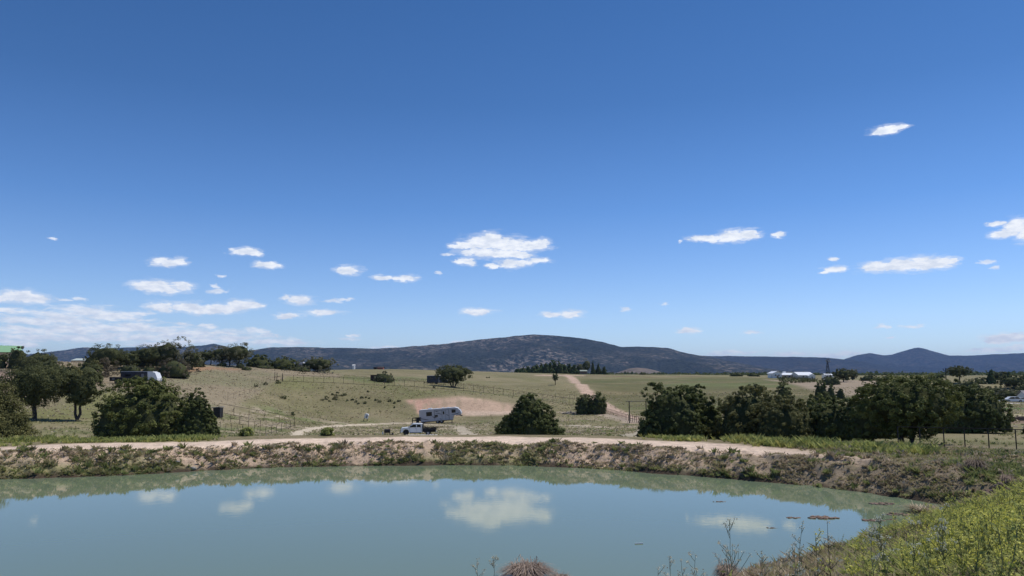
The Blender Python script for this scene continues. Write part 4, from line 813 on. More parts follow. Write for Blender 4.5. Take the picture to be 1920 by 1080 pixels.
# dry bunch grass dotted over the open slopes
X, Y = scatter(150000, -150, 150, 95, 300, rg); kp = infr(X, Y, 20) & (rg.random(len(X)) < .42 * np.clip(.5 + fbm(X / 16, Y / 16, 3, 67), .1, 1)) & (poly_sd(np.array([hit(764, 752), hit(860, 744), hit(975, 760), hit(975, 776), hit(790, 778)]), X, Y) > 1.5)
for P_, w__ in TRK: kp &= line_d(P_, X, Y) > w__ * .55
X, Y = X[kp], Y[kp]; rnd = rg.random(len(X)); mi = np.where(rnd < .45, 0, np.where(rnd < .8, 1, 2)); hillside = poly_sd(hp, X, Y) < 0; mi = np.where(hillside & (rnd > .3), 0, mi)
tufts('slope_grass', X, Y, rg.uniform(.12, .30, len(X)), rg.uniform(.5, 1.1, len(X)), 3, None, 26, 2.2, mats=[M_TUFT_T, M_TUFT_O, M_TUFT_G], midx=mi)
# green leafy patch at the right end of the bank
X, Y = scatter(1500, 20, 31, 31, 38, rg); p_ = PX(X, Y); kp = (p_ > 1790) & (p_ < 1890) & (Y > 38 - 3.6) ; X, Y = X[kp], Y[kp]
if len(X): tufts('bank_grass', X, Y, rg.uniform(.12, .28, len(X)), rg.uniform(.2, .35, len(X)), 9, M_TUFT_G, 24, 1.1)
# near bank grass, foreground right
X, Y = scatter(100000, 2, 30, 9.5, 33, rg); s_ = poly_sd(SHORE, X, Y); p_ = PX(X, Y)
kp = (p_ > 1380) & infr(X, Y, 200) & (s_ > .15) & (rg.random(len(X)) < (.15 + .75 * sm(1440, 1640, p_)) * (1 - sm(27, 33, Y) * .7)); X, Y, p_ = X[kp], Y[kp], p_[kp]
q = fbm(X * .7, Y * .7, 3, 95); rnd = rg.random(len(X)); mi = np.where(p_ < 1560, np.where(rnd < .5, 0, 2), np.where(q + .35 * rg.normal(size=len(X)) + .5 * sm(1600, 1800, p_) > .12, 1, np.where(rnd < .35, 0, 2)))
tufts('near_grass', X, Y, rg.uniform(.08, .28, len(X)) * (1 + .4 * sm(1600, 1800, p_)) * (.6 + .4 * sm(10, 15, Y)), rg.uniform(.12, .24, len(X)), 6, None, 25, 1.6, mats=[M_TUFT_T, M_WEED, M_TUFT_O], midx=mi)

# mustard thicket: stems, side branches, narrow leaves and little yellow flower heads
def mustard(n, seed, nbr=7):
    """one plant of unit height: stem verts, leaf quads, flower quads as arrays"""
    rg = np.random.default_rng(seed); SV, SF, FV = [], [], []
    def seg(p, q, r):
        d = q - p; a = np.cross(d, [.3, .5, .8]); a /= np.linalg.norm(a) + 1e-9; b = np.cross(d, a); b /= np.linalg.norm(b) + 1e-9
        k = len(SV); 
        for c, rr0 in ((p, r), (q, r * .6)):
            for t in (0, 2.09, 4.19): SV.append(c + (a * math.cos(t) + b * math.sin(t)) * rr0)
        for i in range(3): SF.append((k + i, k + (i + 1) % 3, k + 3 + (i + 1) % 3, k + 3 + i))
    p = np.zeros(3); pts = [p]
    for i in range(5): p = p + np.array([rg.normal() * .03, rg.normal() * .03, .2]); pts.append(p)
    for i in range(5): seg(pts[i], pts[i + 1], .007)
    LC = []; FC = []
    for k in range(nbr):
        t = rg.uniform(.25, .95) * 5; i = min(int(t), 4); b0 = pts[i] + (pts[i + 1] - pts[i]) * (t - i); a = rg.uniform(0, 6.283); L = rg.uniform(.16, .34) * (1.25 - t / 7)
        e = b0 + np.array([math.cos(a) * L * .6, math.sin(a) * L * .6, L * .9]); seg(b0, e, .0042); FC.append(e)
        for j in range(3): LC.append(b0 + (e - b0) * rg.uniform(.1, .8) + rg.normal(size=3) * .012)
    FC.append(pts[-1]); FC = np.array(FC)
    for j in range(12): LC.append(np.array([rg.normal() * .07, rg.normal() * .07, rg.uniform(.03, .55)]))
    return np.array(SV), np.array(SF), np.array(LC), FC
PL = [mustard(0, 300 + i) for i in range(7)]
def mustards(name, X, Y, H, seed, stem, leafm, flower, fl_prob, lsz=.034, fsz=.028, nf=7):
    rg = np.random.default_rng(seed); Z = hz(X, Y); VV, FF, MI, off = [], [], [], 0
    for i in range(len(X)):
        SV, SF, LC, FC = PL[rg.integers(0, 7)]; a = rg.uniform(0, 6.283); ca, sa = math.cos(a), math.sin(a); R = np.array([[ca, -sa, 0], [sa, ca, 0], [0, 0, 1]]) * H[i]; o = np.array([X[i], Y[i], Z[i]])
        VV.append(SV @ R.T + o); FF.append(SF + off); off += len(SV); MI.append(np.zeros(len(SF), int))
        c = LC @ R.T + o; V, F = quads(c, np.full(len(c), lsz * H[i]) * rg.uniform(.6, 1.5, len(c)), rg, aspect=2.4, nrm=np.array([[0, 0, .9]])); VV.append(V); FF.append(F + off); off += len(V); MI.append(np.ones(len(F), int))
        if rg.random() < fl_prob[i]:
            c = np.repeat(FC @ R.T + o, nf, 0) + rg.normal(size=(len(FC) * nf, 3)) * .022; V, F = quads(c, np.full(len(c), fsz) * rg.uniform(.6, 1.3, len(c)), rg, aspect=1.1); VV.append(V); FF.append(F + off); off += len(V); MI.append(np.full(len(F), 2))
    return np_mesh(name, np.vstack(VV), np.vstack(FF), None, mats=[stem, leafm, flower], midx=np.concatenate(MI))
X, Y = scatter(24000, 3, 30, 7, 30, rg); s_ = poly_sd(SHORE, X, Y); p_ = PX(X, Y)
pr = sm(1600, 1850, p_) * .26 + sm(1470, 1640, p_) * .045
kp = infr(X, Y, 160) & (s_ > .4) & (np.hypot(X, Y) > 10.5) & (rg.random(len(X)) < pr * (1 - sm(22, 30, Y) * .8)); X, Y, p_ = X[kp], Y[kp], p_[kp]
H = rg.uniform(.42, .98, len(X)) * (.66 + .38 * sm(1600, 1850, p_)); fp = .35 + .65 * sm(1650, 1850, p_) * (Y > 11)
print('mustard', len(X)); tag(mustards('mustard_thicket', X, Y, H, 77, M_WSTEM, M_WEED, M_FLOWER, fp), kind='stuff')
# single tall stalks that stand clear against the water
def stalk(px, Y, top, label, seed, m=M_SAGE, bushy=10, pale=True, w=.34):
    rg = np.random.default_rng(seed); b = G(px, Y); H = at(px, top, Y).z - b.z; H = max(H, .3)
    t = thing('weed_stalk', label, 'weed', b); mb = MB(); pts = [Vector((0, 0, -.03))]
    for i in range(6): pts.append(pts[-1] + Vector((rg.normal() * .018 * H, rg.normal() * .018 * H, (H + .03) / 6)))
    for i in range(6): mb.tube(pts[i], pts[i + 1], .0085 * (1 - i * .12), .0085 * (1 - (i + 1) * .12), 5)
    heads = [pts[-1]]
    for k in range(bushy):
        f = rg.uniform(.32, .95) * 6; i = min(int(f), 5); p = pts[i].lerp(pts[i + 1], f - i); a = rg.uniform(0, 6.283); L = w * H * rg.uniform(.5, 1.1) * (1.35 - f / 7)
        q = p + Vector((math.cos(a) * L * .75, math.sin(a) * L * .4, L * .75)); mid = p.lerp(q, .5) + Vector((0, 0, -.06 * L)); mb.tube(p, mid, .0055, .0045, 4); mb.tube(mid, q, .0045, .003, 4); heads.append(q)
        if rg.random() < .7: q2 = mid + Vector((rg.normal() * .3 * L, rg.normal() * .2 * L, L * .45)); mb.tube(mid, q2, .004, .0025, 4); heads.append(q2)
    mb.build('stem', m, t)
    c = np.repeat(np.array([h[:] for h in heads]), 12, 0) + rg.normal(size=(len(heads) * 12, 3)) * .017; V, F = quads(c, rg.uniform(.010, .024, len(c)), rg, aspect=1.3)
    np_mesh('flower_head', V, F, M_PALEFL if pale else M_FLOWER, t)['kind'] = 'stuff'
    c = np.stack([rg.normal(size=14) * .05 * H, rg.normal(size=14) * .05 * H, rg.uniform(.05, .5, 14) * H], 1); V, F = quads(c, rg.uniform(.02, .06, 14), rg, aspect=2.6); np_mesh('leaf', V, F, M_WEED, t)['kind'] = 'stuff'
    return t
stalk(1351, 12.5, 984, 'tall branching pale weed with wide spread bare stems against the water', 1, bushy=16, w=.42)
stalk(1286, 13.2, 1040, 'short pale weed left of the tall branching one with wide bare stems', 2, bushy=6)
stalk(1245, 12.0, 1043, 'leftmost pair member of short weeds at the bottom of the view', 3, bushy=6, w=.28)
stalk(1270, 12.6, 1052, 'thin weed just left of the short pale weed at the bottom', 4, bushy=4, w=.25)
stalk(1222, 11.6, 1064, 'smallest weed tip at the bottom left of the weed row', 5, bushy=3)
stalk(1412, 12.0, 1038, 'leafy weed at the bottom between the branching weed and the green thicket', 6, M_WSTEM, 8)
stalk(1533, 11.0, 978, 'dark stiff weed with few short side twigs standing against the blue water', 7, mat('dark_weed_stem', (.07, .07, .045), var=.2), 7, w=.22)
stalk(1640, 11.5, 972, 'dense headed tall weed in front of the floating mud islands', 8, M_WSTEM, 16, w=.30)
stalk(1688, 12.0, 976, 'two armed tall weed right of the dense headed one', 9, M_WSTEM, 9, w=.26)
stalk(1742, 12.0, 955, 'tallest weed in the middle of the thicket with forked branches', 10, M_WSTEM, 16, w=.32)
stalk(1475, 12.5, 978, 'slender feathery weed at the left end of the green thicket', 11, M_SAGE, 8, w=.18)
stalk(1505, 11.5, 1000, 'yellow flowered weed between the feathery weed and the dark stiff one', 12, M_WSTEM, 12, False, .24)
stalk(1455, 11.0, 1024, 'white flowered low weed at the left foot of the green thicket', 13, M_SAGE, 12, w=.25)
stalk(1608, 13.0, 986, 'feathery grey green weed between dark stiff weed and dense headed weed', 14, M_SAGE, 12, w=.2)
stalk(900, 16.0, 1050, 'faint spindly grey weed beside the reddish dry tussock', 15, M_SAGE, 9, w=.3)
stalk(925, 16.5, 1046, 'second spindly grey weed just left of the reddish dry tussock', 16, M_SAGE, 8, w=.25)
# dry tussocks and brush
def tussock(name, label, px, Y, wpx, hpx, m, n, seed, zoff=0, droop=1.0):
    rg = np.random.default_rng(seed); b = G(px, Y); b.z = max(b.z, 0) + zoff; R = wpx * mpp(Y) / 2; H = hpx * mpp(Y); V = []; F = []
    for i in range(n):
        a = rg.uniform(0, 6.283); r = R * rg.uniform(0, .4); q = R * rg.uniform(.4, 1.05); k = rg.uniform(.6, 1.05); d = np.array([math.cos(a), math.sin(a), 0]); sd_ = np.array([-d[1], d[0], 0]) * R * .011 * rg.uniform(.7, 1.5)
        k *= 1.5 if rg.random() < .06 else 1; p = [d * r, d * (r + (q - r) * .45) + np.array([rg.normal() * .02, 0, H * k]), d * q + np.array([0, 0, H * k * (1 - .75 * droop * rg.uniform(.2, 1.1) * (q / R))])]
        o = len(V); 
        for c, wd in zip(p, (1, .8, .3)): V += [c - sd_ * wd, c + sd_ * wd]
        F += [(o, o + 1, o + 3, o + 2), (o + 2, o + 3, o + 5, o + 4)]
    ob = np_mesh(name, V, F, m); ob.location = b; return tag(ob, label, 'grass clump')
tussock('dry_tussock', 'reddish brown dome of dry grass at the bottom centre of the water edge', 988, 22.0, 118, 23, M_DRY, 1500, 1, 0, .7)
tussock('dry_tussock', 'small dry drooping tussock behind the tall branching weed', 1347, 21.2, 62, 30, M_DRY, 900, 2)
tussock('dry_tussock', 'low dry tussock trailing off right of the reddish dome', 1046, 21.6, 60, 13, M_DRY, 500, 3)
def pile(name, label, cat, px, Y, wpx, hpx, m, seed, n=60, r=.3, zoff=0, stuff=False):
    rg = np.random.default_rng(seed); b = G(px, Y); b.z += zoff; W = wpx * mpp(Y) / 2; H = hpx * mpp(Y); Vs, Fs, off = [], [], 0
    for i in range(n):
        a = rg.uniform(0, 6.283); q = rg.uniform(0, 1) ** .6; c = np.array([math.cos(a) * q * W, math.sin(a) * q * W * .6, H * (1 - q ** 1.6) * rg.uniform(.2, .9)]); V0, F0 = ICO1
        Vs.append(V0 * (1 + .25 * rg.normal(size=(len(V0), 1))) * r * W * rg.uniform(.5, 1.1) * np.array([1, 1, .7 * min(1, H / W * 2.5)]) + c); Fs.append(F0 + off); off += len(V0)
    o = np_mesh(name, np.vstack(Vs), np.vstack(Fs), m); o.location = b; tag(o, label, cat)
    if stuff: o['kind'] = 'stuff'
    return o
M_MUD = mat('dried_mud', (.16, .10, .075), rough=.95, col2=(.34, .24, .18), scale=7, bump=.6)
pile('mud_mound', 'crumbly brown earth mound between the water and the mustard at right', 'earth mound', 1848, 32.2, 56, 24, M_MUD, 1, 120, .22, -.05)
tussock('dry_tussock', 'pale dry grass cap on the earth mound at right', 1862, 32.4, 36, 30, M_DRY, 500, 5, 0, 1.0)
tussock('tumbleweed', 'round grey tangle of dead brush on the right bank beside the green leafy patch', 1806, 36.5, 56, 24, mat('dead_brush', (.10, .08, .06), rough=.95, col2=(.24, .19, .15), scale=14), 800, 6, -.12, .8)
tussock('dead_reeds', 'dead grey reeds standing in the shallows along the right bank', 1705, 32.5, 100, 12, M_TUFT_T, 260, 7, 0, .3)
# mud islands floating low in the pond
def island(px, py, wpx, hpx, label, seed, n=40):
    x0, y0 = on_z(px, py); rg = np.random.default_rng(seed); W = wpx * mpp(y0) / 2; D = W * .5; Vs, Fs, off = [], [], 0
    for i in range(n):
        a = rg.uniform(0, 6.283); q = rg.uniform(0, 1) ** .55; V0, F0 = ICO1
        Vs.append(V0 * (1 + .2 * rg.normal(size=(len(V0), 1))) * W * rg.uniform(.10, .24) * np.array([1, .8, .42]) + np.array([math.cos(a) * q * W, math.sin(a) * q * D, 0])); Fs.append(F0 + off); off += len(V0)
    o = np_mesh('mud_island', np.vstack(Vs), np.vstack(Fs), M_MUD); o.location = (x0, y0, 0); tag(o, label, 'mud island')
island(1545, 971, 56, 7, 'longest floating mud patch in the pond', 1)
island(1350, 941, 24, 5, 'tiny mud patch farthest left in the pond', 2, 20)
island(1447, 990, 20, 6, 'small mud patch left of the longest floating one', 3, 20)
island(1486, 971, 26, 4, 'barely surfacing mud patch between the cloud reflection and the longest mud patch', 4, 40)
island(1637, 976, 40, 8, 'mud clump with twigs behind the dense headed weed', 5)
island(1672, 974, 20, 8, 'small pale topped mud clump right of the twiggy one', 6, 24)
island(1655, 945, 44, 6, 'pale flat debris patch near the right far shore', 7, 30)
island(1690, 965, 52, 4, 'thin sandbar just breaking the surface near the right shore', 8, 30)
x0, y0 = on_z(1198, 1020); o = MB().box((x0, y0, .015), (.28, .03, .03), .12).build('white_stick', M_WHITE); tag(o, 'thin white stick floating on the open water', 'stick')
# rocks on the bank
for i, (px, py, r_, lb) in enumerate([(363, 879, .17, 'pale rock at the waterline on the left bank'), (280, 864, .10, 'white stone half way up the left bank'), (332, 870, .12, 'tan stone right of the white one on the left bank'), (1402, 881, .10, 'white stone low on the bank, right of centre'), (1565, 854, .10, 'white stone on the crest in front of the weeds'), (1782, 869, .12, 'pale stone at the left tip of the green leafy patch'), (1897, 893, .13, 'pale stone near the right edge of the bank')]):
    hx, hy = hit(px, py, 25); V0, F0 = ICO1; q = np.random.default_rng(i); o = np_mesh('rock', V0 * (1 + .18 * q.normal(size=(len(V0), 1))) * r_ * np.array([1.3, 1, .7]), F0, M_ROCK); o.location = (hx, hy, hz1(hx, hy) + r_ * .3); tag(o, lb, 'rock')
hx, hy = hit(1068, 774); pile('rubble_heap', 'heap of grey rubble and scrap left of the juniper pair', 'rubble', 1068, 203, 34, 5, M_ROCK, 9, 70, .12)

# ------------------------------------------------------------------ fences
def posts_line(p0, p1, n): return [Vector(p0).lerp(Vector(p1), i / n) for i in range(n + 1)]
def fence(label, pts, h, r=.045, rails=(1.0,), group=None, m=M_STEEL, name='pipe_fence'):
    o0 = Vector(pts[0]); t = thing(name, label, 'fence', o0, 0, group)
    P = [Vector((p[0], p[1], hz1(p[0], p[1]))) - o0 for p in pts]
    for p in P: MB().tube(p + Vector((0, 0, -.2)), p + Vector((0, 0, h)), r, r, 6).build('post', m, t)
    for k in rails:
        for a, b in zip(P[:-1], P[1:]): MB().tube(a + Vector((0, 0, h * k)), b + Vector((0, 0, h * k)), r * .8, r * .8, 5).build('rail', m, t)
    return t
def along(pix, step, y0=60):
    P = [Vector((*hit(a, b, y0), 0)) for a, b in pix]; out = [P[0]]; acc = 0
    for a, b in zip(P[:-1], P[1:]):
        L = (b - a).length; d = step - acc
        while d <= L: out.append(a.lerp(b, d / L)); d += step
        acc = L - (d - step)
    return [(p.x, p.y, hz1(p.x, p.y)) for p in out]
def gp(px, Y): g = G(px, Y); return (g.x, g.y, g.z)
def gline(pl, step):
    P = [Vector(gp(*q)) for q in pl]; P = [Vector((p.x, p.y, 0)) for p in P]; out = [P[0]]; acc = 0
    for a, b in zip(P[:-1], P[1:]):
        L = (b - a).length; d = step - acc
        while d <= L: out.append(a.lerp(b, d / L)); d += step
        acc = L - (d - step)
    return [(p.x, p.y, hz1(p.x, p.y)) for p in out]
fence('long pipe fence running down the slope from the tall gate posts to the juniper pair', gline([(536, 225), (650, 235), (780, 240), (860, 240), (960, 239), (1085, 236)], 3.05), 1.9, .05, (1.0, .06))
gt = thing('gate_posts', 'three tall dark gate posts with a crossbar at the left end of the long fence', 'gate', gp(529, 225))
for px in (521, 525, 535): q = Vector(gp(px, 225)) - gt.location; MB().tube(q, q + Vector((0, 0, 2.35)), .09, .09, 6).build('post', M_STEEL, gt)
q = Vector(gp(525, 225)) - gt.location; q2 = Vector(gp(535, 225)) - gt.location; MB().tube(q + Vector((0, 0, 1.25)), q2 + Vector((0, 0, 1.25)), .05).build('crossbar', M_STEEL, gt)
fence('faint thin wire fence climbing the edge of the dry hillside to the gate posts', gline([(436, 176), (470, 195), (500, 212), (519, 224)], 5.5), 1.3, .03, (.95,), name='wire_fence', m=M_WOOD)
fence('pipe fence lining the dirt road between the juniper pair and the tall gate frame', gline([(1132, 205), (1150, 190), (1172, 172), (1196, 160)], 1.9), 1.25, .045, (1.0, .5))
fence('short far fence left of the dirt road above the juniper pair', gline([(1040, 262), (1062, 262), (1082, 266)], 2.6), 1.7, .04, (1.0,))
fence('black pipe fence with one top rail standing in the grass at the right edge', [gp(1668, 50), gp(1708, 49.5), gp(1752, 48.8), gp(1790, 48.2), gp(1834, 47.6), gp(1884, 47.0), gp(1938, 46.3)], 1.22, .035, (1.0,), m=M_BLACK)
fence('wire fence below the white ranch buildings', gline([(1440, 420), (1480, 400), (1520, 345), (1565, 330)], 6), 1.5, .06, (1.0, .5), m=M_WOOD, name='wire_fence')
fence('low dark fence on the far left hillside below the barn', gline([(-10, 186), (20, 184), (46, 186)], 2.2), .9, .05, (1.0, .8, .6, .4), m=mat('green_grey_rail', (.07, .09, .08)), name='rail_fence')
# rail pen (corral) with three sides
pen = thing('rail_pen', 'rusty rail pen with open sides left of the truck, beside the big juniper', 'pen', gp(490, 140))
def pen_side(pl, n, h, rails, r=.04):
    P = [Vector(gp(*q)) for q in pl]; a, b = P; pts = [a.lerp(b, i / n) for i in range(n + 1)]; pts = [Vector((p.x, p.y, hz1(p.x, p.y))) - pen.location for p in pts]
    for p in pts: MB().tube(p + Vector((0, 0, -.1)), p + Vector((0, 0, h)), r, r, 5).build('post', M_STEEL, pen)
    for k in rails: MB().tube(pts[0] + Vector((0, 0, h * k)), pts[-1] + Vector((0, 0, h * k)), r * .8, r * .8, 5).build('rail', M_STEEL, pen)
pen_side([(420, 156), (560, 156)], 5, 1.75, (1.0,)); pen_side([(560, 156), (508, 128)], 6, 1.3, (1.0, .1)); pen_side([(424, 130), (508, 128)], 8, 1.2, (.15,), .03); pen_side([(426, 146), (476, 146)], 3, 1.35, (1.0, .5)); pen_side([(476, 146), (476, 134)], 2, 1.9, (1.0,))
pen_side([(476, 140), (508, 150)], 3, 1.2, (1.0,), .03)
sh_ = thing('loafing_shed', 'small dark metal shed at the left end of the rail pen', 'shed', gp(419, 148))
MB().box((0, 0, .95), (1.3, 1.6, 1.9)).build('wall', M_BLACK, sh_)
for k in range(4): MB().box((0, -.83, .3 + k * .45), (1.3, .04, .05)).build('wall_rail', M_STEEL, sh_)
MB().box((-.1, 0, 1.97), (1.7, 1.9, .10), 0, -.10).build('roof', M_GREY, sh_)
# tall gate frame
gf = thing('tall_gateway', 'tall dark goalpost shaped gate frame left of the thicket', 'gate', gp(1176, 163))
p0 = Vector((0, 0, 0)); p1 = Vector(gp(1207, 165)) - gf.location; hgt = at(1176, 752, 163).z - gf.location.z
MB().tube(p0 - Vector((0, 0, .1)), p0 + Vector((0, 0, hgt)), .11, .10, 8).build('post', M_BLACK, gf); MB().tube(p1 - Vector((0, 0, .1)), (p1.x, p1.y, hgt), .11, .10, 8).build('post', M_BLACK, gf)
MB().tube((-.7, 0, hgt - .05), (p1.x + .3, p1.y, hgt - .05), .08).build('beam', M_BLACK, gf)
gl_ = MB(); 
for k in (0.2, .6, 1.0, 1.4): gl_.tube((.2, 0, k), (p1.x * .95, p1.y, k), .03)
gl_.build('gate', M_STEEL, gf); MB().tube((-.45, -.1, 0), (-.1, 0, 1.5), .03).build('brace', M_STEEL, gf)

# ------------------------------------------------------------------ white pickup with black flat bed (built facing -x, near side is -y)
def wheel(parent, x, y, r, wd, side=-1, rim=M_RIM):
    g = MB().tube((x, y - wd / 2, r), (x, y + wd / 2, r), r, r, 20).build('wheel', M_TYRE, parent, bevel=.03)
    MB().tube((x, y + side * (wd / 2 - .02), r), (x, y + side * (wd / 2 + .012), r), r * .58, r * .50, 14).build('rim', rim, g)
    return g
tk = thing('pickup_truck', 'white crew cab pickup truck with black flat bed parked behind the dam', 'truck', gp(788, 138), math.radians(4))
L = lambda x: x
cab = [(-3.0, .55), (-3.02, 1.18), (-2.85, 1.32), (-1.75, 1.42), (-1.02, 2.0), (-.85, 2.06), (.62, 2.06), (.72, 1.95), (.72, .52), (-1.55, .50), (-1.62, .85), (-1.80, 1.02), (-2.15, 1.08), (-2.48, .98), (-2.62, .72), (-2.66, .55)]
cabo = MB().prism([(x, z) for x, z in cab], -.97, .97).build('cab', M_WHITE, tk, bevel=.05)
for sgn in (-1, 1):
    y_ = sgn * .985
    def pane(pts, nm='window'):
        return MB().prism(pts, y_ - .012, y_ + .012).build(nm, M_GLASS, tk)
    pane([(-1.42, 1.44), (-.92, 1.88), (-.36, 1.90), (-.36, 1.44)]); pane([(-.20, 1.44), (-.20, 1.90), (.42, 1.88), (.48, 1.44)])
    for xx in (-1.48, -.28, .56): MB().box((xx, y_ * 1.0, 1.0), (.018, .03, .8)).build('door_seam', M_GREY, tk)
    for xx in (-.45, .38): MB().box((xx, y_ * 1.01, 1.28), (.16, .03, .035)).build('door_handle', M_GREY, tk)
    MB().box((-1.28, sgn * 1.12, 1.52), (.10, .22, .24)).build('mirror', M_BLACK, tk)
    MB().box((-.5, sgn * .98, .50), (1.9, .10, .08)).build('running_board', M_BLACK, tk)
    MB().box((-3.0, sgn * .72, 1.05), (.08, .34, .24)).build('headlight', M_GREY, tk)
    MB().tube((-2.12, sgn * .93, .56), (-2.12, sgn * .985, .56), .47, .47, 18).build('wheel_arch', M_BLACK, tk)
    wheel(tk, -2.12, sgn * .86, .42, .30, sgn, M_BLACK); wheel(tk, 1.75, sgn * .92, .42, .46, sgn)
MB().prism([(-1.76, 1.45), (-1.06, 2.0), (-1.02, 1.97), (-1.70, 1.43)], -.82, .82).build('windscreen', M_GLASS, tk)
MB().box((-3.06, 0, .95), (.06, 1.1, .42)).build('grille', M_BLACK, tk); MB().box((-3.08, 0, .58), (.16, 1.9, .22)).build('bumper', M_GREY, tk, bevel=.03)
MB().box((1.95, 0, 1.02), (2.35, 2.2, .12)).build('flatbed', M_BLACK, tk); MB().box((1.9, 0, .72), (2.4, .9, .28)).build('chassis', M_BLACK, tk)
hr = MB(); 
for yy in (-1.0, -.5, 0, .5, 1.0): hr.box((.83, yy, 1.55), (.07, .07, 1.05))
hr.box((.86, 0, 1.55), (.03, 2.0, .95)); hr.box((.83, 0, 2.06), (.08, 2.08, .08)); hr.box((.83, 0, 1.6), (.05, 2.0, .06)); hr.build('headache_rack', M_BLACK, tk)
MB().box((1.35, -.85, .70), (.62, .4, .42)).build('tool_box', M_BLACK, tk)
for yy in (-1.1, 1.1): MB().box((1.95, yy, 1.14), (2.3, .04, .10)).build('bed_rail', M_BLACK, tk)
MB().box((3.10, 0, .62), (.10, 2.0, .34)).build('tailboard', M_RIM, tk)
sc_ = thing('scrap_load', 'dark heap of pipes and brush lying on the black truck bed', 'load', tk.location + Vector((1.95, .1, 1.08)), math.radians(4))
rg = np.random.default_rng(4); mb = MB()
for i in range(46): a = Vector((rg.uniform(-.9, 1.0), rg.uniform(-.95, .9), rg.uniform(.02, .22))); mb.tube(a, a + Vector((rg.normal() * .55, rg.normal() * .4, rg.uniform(-.02, .32))), rg.uniform(.02, .05), None, 5)
mb.build('scrap_piece', mat('dark_scrap', (.028, .021, .018), var=.4, scale=2), sc_)['kind'] = 'stuff'
sl = MB(); 
for i, (px, Y, l, d) in enumerate([(790, 136.0, 4.6, 1.0), (812, 134.5, 3.6, 1.2), (752, 136.2, 2.8, .7), (778, 133.2, 3.0, .5)]):
    g = Vector(gp(px, Y)); o = MB().box((0, 0, .04), (l, d, .09), rg.uniform(-.05, .05)).build('concrete_slab', M_CONC); o.location = g
    tag(o, ['pale slab under the white pickup truck', 'broad pale slab in front of the truck bed', 'pale slab left of the truck front wheel', 'narrow pale slab nearest the dam in front of the truck'][i], 'slab')
gb = thing('grill_cart', 'small black cart with a drum standing left of the white pickup', 'cart', gp(731, 137))
MB().tube((-.5, 0, .75), (.5, 0, .75), .34, .34, 12).build('drum', M_BLACK, gb)
for sx_ in (-.4, .4):
    for sy_ in (-.25, .25): MB().tube((sx_, sy_, 0), (sx_ * .9, sy_, .6), .03).build('leg', M_BLACK, gb)
MB().box((-.75, 0, .4), (.2, .3, .5)).build('side_box', M_WHITE, gb)
o = MB().box((0, 0, .16), (.5, .4, .3)).box((.1, .1, .38), (.22, .2, .18)).build('bucket_pile', M_BLACK); o.location = gp(740, 136.5); tag(o, 'small dark bucket between the drum cart and the truck', 'bucket')

# ------------------------------------------------------------------ fifth wheel camper, nose to the right and raised
fw = thing('fifth_wheel_camper', 'large grey white fifth wheel camper with dark swoosh stripes, nose raised to the right', 'camper', gp(828, 190), 0, rot=(0, -math.radians(4.6), math.radians(-2)))
body = [(-4.75, .95), (-4.80, 3.30), (-4.65, 3.42), (3.9, 3.42), (4.55, 3.25), (5.15, 2.75), (5.42, 2.1), (5.35, 1.72), (5.0, 1.62), (3.85, 1.62), (3.45, 1.45), (3.25, .80), (3.2, .62), (-4.4, .62)]
MB().prism(body, -1.22, 1.22).build('body', M_RVW, fw, bevel=.06)
MB().prism([(-4.85, 3.40), (-4.6, 3.52), (3.9, 3.52), (4.7, 3.30), (4.5, 3.22), (3.85, 3.435), (-4.65, 3.435)], -1.26, 1.26).build('roof', M_ROOFW, fw)
def fpan(pts, nm, m=M_GLASS, pr=.02): return MB().prism(pts, -1.225 - pr, -1.225).build(nm, m, fw)
def rect(x0, x1, z0, z1): return [(x0, z0), (x0, z1), (x1, z1), (x1, z0)]
for (x0, x1, z0, z1) in ((-3.0, -1.75, 1.95, 2.80), (-.95, -.35, 1.62, 1.98), (3.15, 4.0, 2.30, 2.85)):
    f_ = fpan(rect(x0 - .06, x1 + .06, z0 - .06, z1 + .06), 'window', M_BLACK, .02); MB().prism(rect(x0, x1, z0, z1), -1.26, -1.247).build('pane', M_GLASS, f_)
dr = fpan(rect(.75, 1.55, .85, 2.98), 'door', M_RVW, .03); MB().prism(rect(.95, 1.32, 2.05, 2.75), -1.27, -1.256).build('pane', M_GLASS, dr); MB().prism(rect(.70, .74, .85, 2.98), -1.27, -1.23).build('door_frame', M_DECAL, dr)
for (x0, x1, z0, z1) in ((-1.13, -1.05, 1.0, 3.2), (2.38, 2.46, .8, 3.1), (1.58, 1.62, .8, 2.95), (-1.1, 2.4, 3.02, 3.09)): fpan(rect(x0, x1, z0, z1), 'trim', M_DECAL, .028)
def swoosh(p, w_): 
    w_ *= 1.5; up = [(x, z + w_ * (1 - abs(2 * i / (len(p) - 1) - 1) ** 1.5) + .015) for i, (x, z) in enumerate(p)]; fpan(p + up[::-1], 'stripe', M_DECAL, .024)
swoosh([(-4.7, 1.55), (-4.0, 1.25), (-3.2, 1.05), (-2.4, .95)], .10); swoosh([(-1.75, 1.85), (-1.4, 1.5), (-.9, 1.35), (-.4, 1.30)], .12); swoosh([(-.9, 2.35), (-.2, 2.3), (.4, 2.1), (.7, 1.95)], .09)
swoosh([(1.6, 2.0), (2.1, 1.7), (2.4, 1.65)], .10); swoosh([(3.0, 1.85), (3.8, 1.80), (4.6, 1.95), (5.1, 2.25)], .10); swoosh([(-.95, 2.95), (-.5, 2.75), (0, 2.72)], .10); swoosh([(2.6, 3.0), (3.4, 2.95), (4.2, 2.92)], .08); swoosh([(.0, 1.05), (.4, .9), (.7, .85)], .10)
MB().box((-2.2, 0, 3.63), (.9, .8, .24)).build('air_conditioner', M_ROOFW, fw, bevel=.04); MB().box((.9, .3, 3.58), (.4, .4, .14)).build('roof_vent', M_ROOFW, fw); MB().box((2.2, -.2, 3.58), (.4, .4, .12)).build('roof_vent', M_ROOFW, fw)
